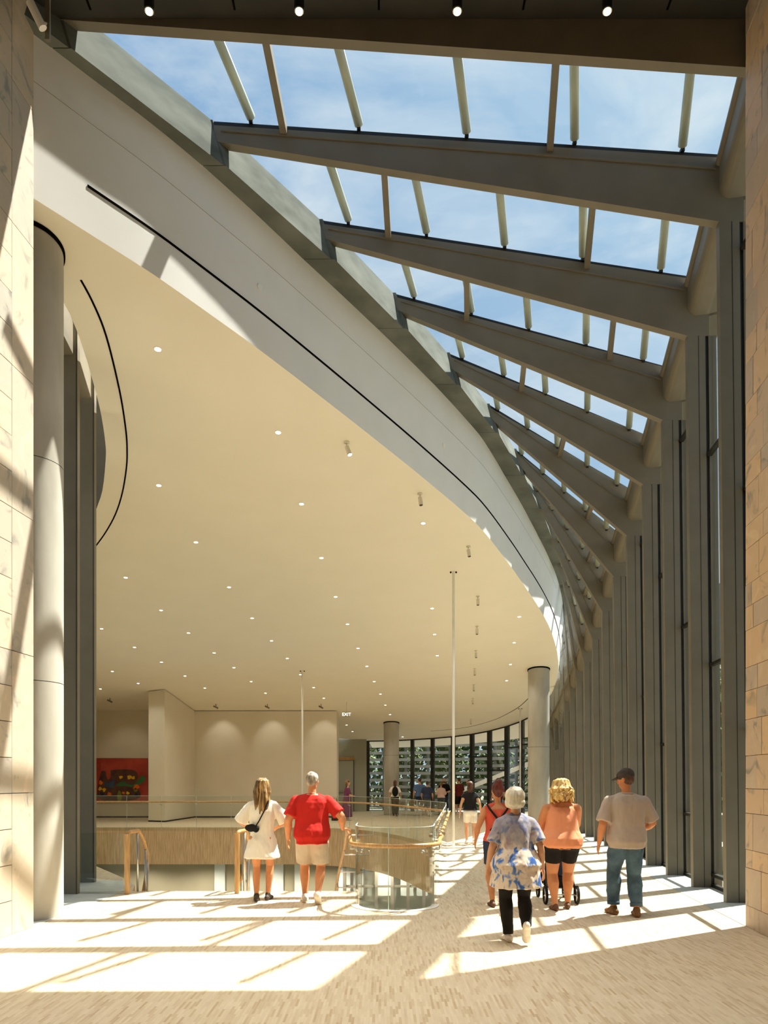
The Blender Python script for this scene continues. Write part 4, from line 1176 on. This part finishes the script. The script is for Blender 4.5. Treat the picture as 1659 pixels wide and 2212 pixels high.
    def top(s, hem, sleeve, m=.014, flare=0.0, sl_r=None, neck=1.45, extra=None, voxel=.011, fold=.008, hem_drop=0.0, seed=0):
        bm = bmesh.new()
        zs = sorted(set([hem, hem+.04] + [z for z, _, _ in s.rings if hem+.05 < z < neck-.01] + [neck]))
        rr = []
        for z in zs:
            rx, ry = s.ring_at(max(z, .84)); t = max(0.0, (1.28-z)/(1.28-hem))
            hp = max(0.0, min(1.0, (1.04-z)/.1)); rx += m + flare*t + .012*hp; ry += m*1.1 + flare*.75*t + .030*hp*(1+s.fat*.6)
            if extra: rx += extra(z); ry += extra(z)
            rr.append(ring_pts(z, rx, ry, s.sh(z) - .014*hp))
        add_loft(bm, rr)
        add_tube(bm, [s.sho[0] + V((.01, 0, 0)), V((-.07, s.sh(1.42), 1.41)), V((0, s.sh(1.44), 1.425)), V((.07, s.sh(1.42), 1.41)), s.sho[1] - V((.01, 0, 0))], [.05+m*.6, .054+m*.5, .056+m*.4, .054+m*.5, .05+m*.6], 14)
        if sleeve:
            for i in (0, 1):
                a, e, w = s.sho[i], s.elb[i], s.wri[i]
                r0, r1 = sl_r or (s.arm_r()[0]+m*.6, s.arm_r()[1]+m+.012)
                if sleeve <= 1: pts = [a, a.lerp(e, sleeve*.5), a.lerp(e, sleeve)]
                else: pts = [a, e, e.lerp(w, sleeve-1)]
                add_ell(bm, a, (r0*.98,)*3, 14, 10)
                add_tube(bm, pts, [r0, (r0+r1)/2, r1], 16)
        for v in bm.verts: v.co *= s.k
        return remesh(bm, voxel, 2, fold*s.k, 8.0, (1.3, 1.3, .55), seed)
    def legs(s, hem, m=.012, loose=0.0, waist=.95, voxel=.011, fold=.007, seed=0):
        """trousers or shorts; hem = fraction along the leg (1 knee, 2 ankle)"""
        bm = bmesh.new()
        rr = []
        for z in (.84, .90, .95, waist):
            rx, ry = s.ring_at(z); rr.append(ring_pts(z, rx+m, ry+m, s.sh(z)))
        add_loft(bm, rr)
        for i in (0, 1):
            pts, rad = s.leg_pts(i), s.leg_r()
            add_ell(bm, s.hip[i] + V((0, -.035, -.01)), (.095*(1+.3*s.fat)+m, .095*(1+.35*s.fat)+m, .10), 14, 10)
            pos = [0, .35, .8, 1, 1.3, 1.75, 2.0]
            P2, R2 = [], []
            for p, r, q in zip(pts, rad, pos):
                if q <= hem: P2.append(p); R2.append(r + m + loose*q/2)
            if hem < 2:
                k = next(j for j, q in enumerate(pos) if q > hem); t = (hem-pos[k-1])/(pos[k]-pos[k-1])
                P2.append(pts[k-1].lerp(pts[k], t)); R2.append(lerp(rad[k-1], rad[k], t) + m + loose*hem/2)
            add_tube(bm, P2, R2, 16)
        for v in bm.verts: v.co *= s.k
        return remesh(bm, voxel, 2, fold*s.k, 9.0, (1, 1, .8), seed)

def strands(fig, spec, n, rad, voxel, seed, fold=.004):
    """hair built from many locks; spec(q, k) returns the points of one lock in the head frame"""
    q = random.Random(seed); bm = bmesh.new()
    add_ell(bm, fig.at((0, -.014, .030)), (.086, .102, .104), 20, 14, fig.turn)
    for k in range(n):
        pts = [fig.at(p) for p in spec(q, k/n)]
        r = rad*q.uniform(.8, 1.2)
        add_tube(bm, pts, [r*(1-.45*(j/(len(pts)-1))**2) for j in range(len(pts))], 8)
    for v in bm.verts: v.co *= fig.k
    return remesh(bm, voxel, 1, fold, 30, (1, 1, .3), seed)

def cap_hair(fig, parts, voxel=.009, fold=.006, seed=1, freq=26):
    bm = bmesh.new()
    for c, r in parts: add_ell(bm, fig.at(c), r, 18, 12, fig.turn)
    for v in bm.verts: v.co *= fig.k
    return remesh(bm, voxel, 1, fold, freq, (1, 1, .5), seed)

def person(fig, label, loc, rz, skin, group=None, voxel=.0075):
    o = link('person', fig.body(voxel), skin); o.location = (loc[0], loc[1], 0); o.rotation_euler = (0, 0, math.radians(rz))
    tag(o, label, 'person', group)
    return o
def wear(root, name, me, mat): return link(name, me, mat, root)
def shoes(fig, root, mat, name='shoe', g=.006, voxel=.007):
    for i in (0, 1):
        bm = bmesh.new(); fig.foot(bm, i, g)
        f, M = fig.foot_frame(i)
        for v in bm.verts: v.co *= fig.k
        wear(root, name, remesh(bm, voxel, 2), mat)
def eyes(fig, root):
    for q in (-1, 1):
        bm = bmesh.new(); add_ell(bm, fig.at((q*.031, .086, .008))*fig.k, (.011*fig.k,)*3, 10, 8); from_bm('eye', bm, 'eye_dark', root, True)
    bm = bmesh.new(); add_ell(bm, fig.at((0, .090, -.055))*fig.k, (.022*fig.k, .008*fig.k, .006*fig.k), 10, 6); from_bm('mouth', bm, 'lip', root, True)

plain('skin_fair', srgb(222, 168, 132), .55, .05, 12); plain('skin_tan', srgb(214, 146, 102), .55, .05, 12); plain('skin_warm', srgb(206, 138, 96), .55, .05, 12)
plain('eye_dark', srgb(60, 46, 40)); plain('lip', srgb(178, 104, 90))
plain('cloth_white', srgb(240, 232, 216), .85, .03); plain('cloth_red', srgb(196, 38, 28), .85, .06, 4); plain('cloth_khaki', srgb(204, 186, 162), .85, .04)
plain('cloth_black', srgb(30, 27, 25), .85, .1); plain('cloth_peach', srgb(240, 158, 116), .85, .04); plain('cloth_grey', srgb(182, 166, 152), .85, .04)
noisy('cloth_jeans', srgb(52, 74, 92), srgb(92, 118, 134), 5, .85, lo=.35, hi=.7); plain('cloth_coral', srgb(224, 96, 74), .85); plain('cloth_navy', srgb(56, 66, 92), .85)
plain('cloth_purple', srgb(116, 62, 92), .85); plain('cloth_darkred', srgb(104, 38, 34), .85); plain('cloth_blue', srgb(96, 124, 168), .85); plain('cloth_pink', srgb(232, 196, 184), .85); plain('cloth_teal', srgb(92, 104, 104), .85)
plain('leather_brown', srgb(120, 84, 50), .6, .1); plain('shoe_white', srgb(226, 214, 196), .6); plain('shoe_dark', srgb(70, 60, 52), .6); plain('sandal', srgb(110, 76, 58), .6)
noisy('hair_blond', srgb(84, 60, 34), srgb(206, 166, 102), 22, .5, vec=(1.2, 1.2, .12), lo=.40, hi=.72)
noisy('hair_gold', srgb(176, 130, 62), srgb(246, 214, 140), 26, .5, vec=(1.2, 1.2, .25), lo=.34, hi=.66)
noisy('hair_grey', srgb(118, 106, 90), srgb(190, 180, 162), 24, .6, vec=(1, 1, .3)); noisy('hair_white', srgb(206, 194, 168), srgb(244, 236, 214), 26, .6, vec=(1, 1, .2))
noisy('hair_brown', srgb(58, 36, 24), srgb(104, 68, 44), 22, .5, vec=(1, 1, .2)); noisy('hair_auburn', srgb(66, 28, 22), srgb(112, 50, 38), 22, .5, vec=(1, 1, .2))
noisy('cap_cloth', srgb(58, 50, 46), srgb(78, 68, 62), 12, .9)
def tie_dye():
    m, nt, b = new_mat('tie_dye')
    v = coords(nt, 'Object', (1, 1, .8))
    n = nt.nodes.new('ShaderNodeTexNoise'); n.inputs['Scale'].default_value = 11; n.inputs['Detail'].default_value = 3; n.inputs['Distortion'].default_value = .5
    nt.links.new(v, n.inputs['Vector'])
    r = nt.nodes.new('ShaderNodeValToRGB'); e = r.color_ramp.elements
    e[0].position = .36; e[0].color = srgb(58, 100, 178); e[1].position = .72; e[1].color = srgb(186, 142, 128)
    for p, c in ((.42, (104, 136, 190)), (.48, (226, 208, 186)), (.58, (232, 212, 188)), (.65, (206, 180, 168))):
        x = e.new(p); x.color = srgb(*c)
    nt.links.new(n.outputs['Fac'], r.inputs['Fac'])
    # greyer yoke
    sp = nt.nodes.new('ShaderNodeSeparateXYZ'); tc = nt.nodes.new('ShaderNodeTexCoord'); nt.links.new(tc.outputs['Object'], sp.inputs[0])
    n2 = nt.nodes.new('ShaderNodeTexNoise'); n2.inputs['Scale'].default_value = 9; nt.links.new(v, n2.inputs['Vector'])
    ad = nt.nodes.new('ShaderNodeMath'); ad.operation = 'MULTIPLY_ADD'; ad.inputs[1].default_value = .5; nt.links.new(n2.outputs['Fac'], ad.inputs[0]); nt.links.new(sp.outputs['Z'], ad.inputs[2])
    mr = nt.nodes.new('ShaderNodeMapRange'); mr.inputs['From Min'].default_value = 1.22; mr.inputs['From Max'].default_value = 1.42; mr.inputs['To Max'].default_value = .8
    nt.links.new(ad.outputs[0], mr.inputs['Value'])
    mx = nt.nodes.new('ShaderNodeMixRGB'); mx.inputs['Color2'].default_value = srgb(134, 132, 150)
    nt.links.new(mr.outputs['Result'], mx.inputs['Fac']); nt.links.new(r.outputs['Color'], mx.inputs['Color1'])
    nt.links.new(mx.outputs['Color'], b.inputs['Base Color']); b.inputs['Roughness'].default_value = .85
tie_dye()

# ---- woman in a white dress
F1 = Fig(1.71, 'f', .05, {'aL': (-.07, -.08, .085), 'aR': (.075, .05, .08), 'wL': (-.15, .22, 1.03), 'wR': (.16, .22, 1.03), 'eb': ((-1.0, -.5, -.2), (1.0, -.5, -.2)), 'pL': 8, 'nod': 0})
p = person(F1, 'woman in a short white dress with long blonde hair at the stair head', (-1.72, 10.85), 0, 'skin_tan')
bm = bmesh.new()
DR = [(.615, .262, .215), (.64, .262, .215), (.76, .232, .19), (.88, .204, .165), (.97, .172, .138), (1.02, .165, .132), (1.06, .172, .135), (1.16, .180, .14), (1.29, .178, .135), (1.38, .165, .11), (1.445, .085, .072)]
add_loft(bm, [ring_pts(z, rx, ry, F1.sh(z)) for z, rx, ry in DR])
add_tube(bm, [F1.sho[0], V((-.06, F1.sh(1.42), 1.41)), V((.06, F1.sh(1.42), 1.41)), F1.sho[1]], [.06, .06, .06, .06], 14)
for i in (0, 1):
    a, e = F1.sho[i], F1.elb[i]
    add_ell(bm, a, (.066,)*3, 14, 10); add_tube(bm, [a, a.lerp(e, .5), a.lerp(e, .95)], [.066, .088, .108], 18)
for v in bm.verts: v.co *= F1.k
wear(p, 'dress', remesh(bm, .010, 2, .011, 9, (1.2, 1.2, .45), 3), 'cloth_white')
def lock1(q, t):
    a = lerp(-2.6, 2.6, q.random()); x0, y0 = .085*math.sin(a), -.02 - .09*math.cos(a)*.9
    if y0 > .03: y0 = .03
    L = q.uniform(.40, .58) if y0 < -.03 else q.uniform(.28, .42); w = q.uniform(.008, .02); ph = q.uniform(0, 6)
    out = [(x0*.35, y0*.2, .125), (x0*.9, y0*.9, .09), (x0*1.15, y0*1.1, .0)]
    for j in range(1, 7):
        f = j/6; out.append((x0*(1.2-.25*f) + w*math.sin(ph+f*7), min(y0*1.15, -.02) - .035*math.sin(f*2.2) + w*.5*math.cos(ph+f*6), -L*f))
    return out
wear(p, 'hair', strands(F1, lock1, 46, .021, .0065, 5), 'hair_blond')
shoes(F1, p, 'shoe_dark')
bm = bmesh.new(); add_ell(bm, (-.13, -.165, 1.035), (.085, .035, .055), 16, 10); add_ell(bm, (-.06, -.17, 1.02), (.05, .03, .05), 16, 10)
wear(p, 'waist_bag', remesh(bm, .009, 2, .004, 20), 'cloth_black')
wear(p, 'bag_strap', from_bm('bag_strap_tmp', (lambda b: (add_tube(b, [(.10, -.10, 1.41), (.05, -.145, 1.27), (-.02, -.155, 1.13), (-.07, -.165, 1.05)], .009, 8), b)[1])(bmesh.new()), 'cloth_black').data, None)
bpy.data.objects.remove(bpy.data.objects['bag_strap_tmp'])

# ---- man in a red shirt
F2 = Fig(1.80, 'm', .6, {'aL': (-.10, .07, .08), 'aR': (.095, -.20, .14), 'pR': 42, 'wL': (-.33, .03, .86), 'wR': (.405, .16, .985), 'eb': ((-.4, -1, 0), (.5, -1, .1)), 'hand1': ((.75, .55, -.12), (0, .2, -1), (-.5, .6, .2)), 'curl': (.4, .8), 'lean': .06, 'nod': -8, 'turn': -6})
p = person(F2, 'man in a red polo shirt and pale shorts holding the wooden rail', (-1.0, 10.66), 0, 'skin_tan')
wear(p, 'polo_shirt', F2.top(.80, .78, .020, .012, fold=.010, seed=4), 'cloth_red')
bm = bmesh.new(); add_tube(bm, [V((.07*math.cos(a), F2.sh(1.45)+.005+.062*math.sin(a), 1.452+.012*math.sin(-a)))*F2.k for a in (2*math.pi*k/16 for k in range(17))], .013, 8)
from_bm('collar', bm, 'cloth_red', p, True)
wear(p, 'shorts', F2.legs(.88, .024, .05, fold=.008, seed=6), 'cloth_khaki')
wear(p, 'hair', cap_hair(F2, [((0, -.022, .040), (.086, .096, .092)), ((0, -.05, .0), (.078, .062, .075))], seed=4), 'hair_grey')
shoes(F2, p, 'shoe_white', g=.012)

# ---- older woman in a tie-dye tunic
F3 = Fig(1.60, 'f', .28, {'aL': (-.075, .04, .08), 'aR': (.085, -.22, .22), 'pR': 62, 'wL': (-.315, .05, .845), 'wR': (.315, .0, .85), 'lean': .05, 'nod': -6})
p = person(F3, 'older white-haired woman in a blue tie-dye tunic and black trousers', (1.38, 8.06), 0, 'skin_fair')
wear(p, 'tunic', F3.top(.64, .82, .026, .105, fold=.012, seed=9), 'tie_dye')
wear(p, 'trousers', F3.legs(2.0, .012, .012, seed=2), 'cloth_black')
wear(p, 'hair', cap_hair(F3, [((0, -.020, .040), (.118, .122, .115)), ((0, -.035, -.035), (.115, .095, .080)), ((-.065, -.0, -.03), (.05, .065, .068)), ((.065, -.0, -.03), (.05, .065, .068))], seed=8, fold=.004), 'hair_white')
shoes(F3, p, 'shoe_white', g=.009)

# ---- blonde woman in a peach top
F4 = Fig(1.69, 'f', 1.25, {'aL': (-.105, -.05, .08), 'aR': (.10, .10, .085), 'wL': (-.19, .42, .99), 'wR': (.20, .42, .99), 'eb': ((-1.2, -.5, -.35), (1.2, -.5, -.35)), 'lean': .05, 'nod': -5, 'curl': (.9, .9)})
p = person(F4, 'blonde woman in a peach top and black shorts pushing a stroller', (2.33, 10.05), 0, 'skin_tan')
wear(p, 'sleeveless_top', F4.top(.85, 0, .012, .0, neck=1.40, fold=.010, seed=12), 'cloth_peach')
wear(p, 'shorts', F4.legs(.60, .012, .0, seed=3), 'cloth_black')
def lock4(q, t):
    a = lerp(-2.5, 2.5, q.random()); x0, y0 = .095*math.sin(a), -.02 - .1*math.cos(a)
    y0 = min(y0, .03); L = q.uniform(.13, .23); w = q.uniform(.014, .03); ph = q.uniform(0, 6)
    out = [(x0*.3, y0*.2, .135), (x0*.95, y0*.9, .11), (x0*1.25, y0*1.15, .03)]
    for j in range(1, 6):
        f = j/5; out.append((x0*1.45 + w*math.sin(ph+f*9), y0*1.25 - .02 + w*math.cos(ph+f*9), .03-L*f))
    return out
wear(p, 'hair', strands(F4, lock4, 54, .020, .0065, 15, .006), 'hair_gold')
shoes(F4, p, 'sandal', 'sandal', g=.003)

# ---- man with a cap
F5 = Fig(1.83, 'm', .3, {'aL': (-.115, .13, .08), 'aR': (.11, -.04, .08), 'pL': 0, 'wL': (-.305, .08, .86), 'wR': (.24, .27, 1.0), 'eb': ((-.4, -1, 0), (.7, -1, -.1)), 'turn': 48, 'nod': -10, 'lean': .02, 'yaw': (10, -10)})
p = person(F5, 'man in a dark cap, grey shirt and blue jeans beside the fins', (3.03, 9.6), 0, 'skin_warm')
wear(p, 'shirt', F5.top(.82, .86, .024, .012, fold=.011, seed=21), 'cloth_grey')
wear(p, 'jeans', F5.legs(1.9, .018, .016, fold=.010, seed=5), 'cloth_jeans')
for i in (0, 1):
    a = F5.knee[i].lerp(F5.ank[i], .80)*F5.k; b = F5.knee[i].lerp(F5.ank[i], .90)*F5.k
    tube_obj('cuff', [a, b], [.079, .077], 'cloth_jeans', p, 18)
bm = bmesh.new(); add_tube(bm, [V((.074*math.cos(a), F5.sh(1.45)+.066*math.sin(a), 1.462))*F5.k for a in (2*math.pi*k/16 for k in range(17))], .015, 8)
from_bm('collar', bm, 'cloth_grey', p, True)
wear(p, 'hair', cap_hair(F5, [((0, -.035, .0), (.083, .075, .075))], seed=4), 'hair_brown')
bm = bmesh.new(); add_ell(bm, F5.at((0, -.008, .052))*F5.k, (.092*F5.k, .110*F5.k, .088*F5.k), 20, 12, F5.turn)
hat = wear(p, 'cap', remesh(bm, .008, 2), 'cap_cloth')
bm = bmesh.new()
add_loft(bm, [[F5.at(((.082-.03*f*f)*math.sin(a), .075 + .105*f*math.cos(a)*(1 if abs(a) < 1.57 else 0), .042-.018*f + z))*F5.k for a in (lerp(-1.5, 1.5, k/14) for k in range(15))] for f, z in ((0, 0), (.5, .004), (1, 0), (1, -.006), (.5, -.004), (0, -.006))], cap=False, closed=False)
from_bm('brim', bm, 'cap_cloth', hat, True)
shoes(F5, p, 'leather_brown', g=.010)

# ---- woman with black straps, half hidden
F6 = Fig(1.66, 'f', .25, {'aL': (-.08, -.06, .08), 'aR': (.08, .12, .085), 'wL': (-.30, .10, .92), 'wR': (.2, .3, 1.05), 'turn': 15})
p = person(F6, 'dark-haired woman in a coral top with black crossed straps', (1.53, 10.35), 0, 'skin_tan')
wear(p, 'top', F6.top(.93, 0, .012, .0, neck=1.38, seed=31), 'cloth_coral')
wear(p, 'shorts', F6.legs(.72, .016, .02), 'cloth_navy')
wear(p, 'hair', cap_hair(F6, [((0, -.02, .04), (.090, .104, .100)), ((0, -.055, .115), (.058, .058, .062)), ((0, -.04, -.02), (.07, .06, .07))], seed=14), 'hair_auburn')
for k, pts in enumerate(([(-.15, -.03, 1.44), (-.12, -.115, 1.38), (0, -.145, 1.22), (.12, -.13, 1.08)], [(.15, -.03, 1.44), (.12, -.115, 1.38), (0, -.145, 1.22), (-.12, -.13, 1.08)])):
    tube_obj('strap', [V(q)*F6.k for q in pts], .014, 'cloth_black', p, 8)
shoes(F6, p, 'sandal', 'sandal', g=.003)

# ---- people farther back
def bg(label, loc, rz, H, sex, fat, pose, top, hem, sleeve, low, lowhem, hairp, hair, shoe='shoe_dark', skin='skin_fair', face=False, dress=None):
    f = Fig(H, sex, fat, pose)
    p = person(f, label, loc, rz, skin, 'visitors farther back in the hall', .016)
    if dress:
        bm = bmesh.new(); add_loft(bm, [ring_pts(z, rx, ry, f.sh(z)) for z, rx, ry in dress])
        for i in (0, 1):
            a, e = f.sho[i], f.elb[i]; add_ell(bm, a, (.07,)*3, 12, 8); add_tube(bm, [a, a.lerp(e, .8)], [.07, .085], 14)
        for v in bm.verts: v.co *= f.k
        wear(p, 'dress', remesh(bm, .016, 2, .01, 9), top)
    else:
        wear(p, 'shirt', f.top(hem, sleeve, .02, .01, voxel=.016), top)
        wear(p, 'trousers' if lowhem > 1.3 else 'shorts', f.legs(lowhem, .018, .02, voxel=.016), low)
    wear(p, 'hair', cap_hair(f, hairp, .014), hair)
    shoes(f, p, shoe, voxel=.013)
    if face: eyes(f, p)
    return p, f
SHORT = [((0, -.022, .040), (.084, .094, .090)), ((0, -.045, .0), (.074, .06, .07))]
LONG = [((0, -.02, .035), (.090, .104, .100)), ((0, -.055, -.06), (.085, .055, .12)), ((0, -.06, -.17), (.075, .045, .10))]
STAND = {'wL': (-.27, .08, .87), 'wR': (.27, .08, .87)}
HOLD = {'wL': (-.10, .26, 1.06), 'wR': (.10, .26, 1.06), 'eb': ((-.8, -1, -.2), (.8, -1, -.2))}
WALK = {'aL': (-.08, .18, .085), 'aR': (.08, -.20, .14), 'pR': 35}
p, f = bg('woman in a long purple dress beside the gallery wall', (-1.55, 32.3), -70, 1.70, 'f', .3, HOLD, 'cloth_purple', 0, 0, None, 0, LONG, 'hair_blond', 'shoe_white',
          dress=[(.16, .25, .23), (.2, .25, .23), (.6, .22, .2), (.9, .2, .17), (1.05, .17, .15), (1.25, .19, .15), (1.38, .17, .11), (1.45, .085, .07)])
root = empty('tote_bag', (-2.05, 32.2, 0)); tag(root, 'tall black bag standing by the woman in purple', 'bag')
bm = bmesh.new(); add_loft(bm, [ring_pts(z, rx, ry, n=16) for z, rx, ry in ((0, .15, .11), (.3, .16, .12), (.62, .17, .12), (.74, .13, .09))]); from_bm('bag_body', bm, 'cloth_black', root, True)
tube_obj('handle', [(-.1, 0, .72), (-.06, 0, .92), (.06, 0, .92), (.1, 0, .72)], .014, 'cloth_black', root, 8)
p, f = bg('woman with a black backpack in front of the far column', (0.52, 36.2), -5, 1.68, 'f', .1, WALK, 'cloth_white', .95, .8, 'cloth_black', 1.95, LONG, 'hair_brown')
bm = bmesh.new(); add_ell(bm, (.02, -.20, 1.16), (.15, .09, .24), 16, 12); wear(p, 'backpack', remesh(bm, .016, 2), 'cloth_black')
bg('man in a blue shirt and dark shorts near the far glazing', (1.72, 37.0), 10, 1.80, 'm', .15, WALK, 'cloth_blue', .88, .8, 'cloth_navy', 1.0, SHORT, 'hair_brown', 'shoe_white')
bg('person in a navy shirt close beside the man in blue', (2.05, 36.4), -12, 1.64, 'm', .1, STAND, 'cloth_navy', .88, .8, 'cloth_teal', 1.05, SHORT, 'hair_brown', 'shoe_white')
bg('bearded man in black facing the camera by the far mullion', (3.05, 39.0), 180, 1.80, 'm', .1, HOLD, 'cloth_black', .88, .8, 'cloth_navy', 1.95, SHORT + [((0, .05, -.07), (.052, .05, .05))], 'hair_brown', face=True)
bg('person in a pale pink shirt with back turned by the far glazing', (2.78, 37.4), 8, 1.58, 'f', .25, HOLD, 'cloth_pink', .93, .9, 'cloth_teal', 1.95, SHORT, 'hair_blond')
bg('man in a dark red shirt and black shorts right of the white rod', (3.68, 37.6), 30, 1.82, 'm', .1, HOLD, 'cloth_darkred', .86, .8, 'cloth_black', .95, SHORT, 'hair_brown', 'shoe_white', face=True)
bg('woman in black leaning beside the man in dark red', (4.25, 37.2), 60, 1.70, 'f', .0, {'lean': .25, **HOLD}, 'cloth_black', .95, .3, 'cloth_teal', .75, SHORT, 'hair_brown')
bg('woman in white shorts walking down the corridor behind the rod', (2.28, 20.3), 0, 1.66, 'f', .05, WALK, 'cloth_black', .96, .3, 'cloth_white', .7, LONG, 'hair_brown', 'shoe_white')
bg('man in dark red beyond the woman with straps', (5.05, 34.0), 20, 1.78, 'm', .1, STAND, 'cloth_darkred', .86, .8, 'cloth_navy', 1.9, SHORT, 'hair_auburn')

# ---- stroller in front of the blonde woman
root = empty('stroller', (2.43, 10.62, 0)); tag(root, 'black baby stroller pushed by the woman in peach', 'stroller')
def wheel(x, y, r):
    w = empty('wheel', (x, y, r), 0, root); w.rotation_euler = (0, math.radians(90), 0)
    bm = bmesh.new(); rr = [[((r+dx)*math.cos(a), (r+dx)*math.sin(a), dz) for dx, dz in ((-.03, -.014), (0, -.016), (0, .016), (-.03, .014))] for a in (2*math.pi*k/24 for k in range(25))]
    add_loft(bm, rr, cap=False); from_bm('tyre', bm, 'cloth_black', w)
    bm = bmesh.new()
    for k in range(5):
        a = 2*math.pi*k/5; add_tube(bm, [(0, 0, 0), ((r-.02)*math.cos(a), (r-.02)*math.sin(a), 0)], .008, 6)
    from_bm('spokes', bm, 'steel', w)
    w.name = 'wheel'
for s in (-1, 1):
    wheel(s*.215, -.08, .125); wheel(s*.19, .55, .09)
    tube_obj('frame_tube', [(s*.2, -.08, .125), (s*.2, .22, .5), (s*.19, -.12, 1.0)], .014, 'cloth_black', root, 8)
    tube_obj('frame_tube', [(s*.19, .55, .09), (s*.2, .22, .5), (s*.2, .0, .75)], .013, 'cloth_black', root, 8)
tube_obj('handlebar', [(-.19, -.12, 1.0), (-.15, -.17, 1.02), (.15, -.17, 1.02), (.19, -.12, 1.0)], .018, 'cloth_black', root, 10)
tube_obj('axle', [(-.2, -.08, .125), (.2, -.08, .125)], .01, 'steel', root, 8)
bm = bmesh.new(); add_loft(bm, [[(-.17, y, z), (.17, y, z), (.17, y+.04, z+.02), (-.17, y+.04, z+.02)] for y, z in ((.02, .88), (.12, .5), (.42, .48), (.5, .2))]); from_bm('seat', bm, 'cloth_navy', root)
bm = bmesh.new(); add_loft(bm, [[(.19*math.cos(a)*sc, yy, .72+.34*math.sin(a)*sc) for a in (math.pi*k/10 for k in range(11))] for yy, sc in ((.0, .9), (.15, 1.0), (.32, .95))], cap=False, closed=False); from_bm('canopy', bm, 'cloth_navy', root)
bm = bmesh.new(); add_box(bm, (-.15, .05, .2), (.15, .38, .34)); from_bm('basket', bm, 'cloth_black', root)
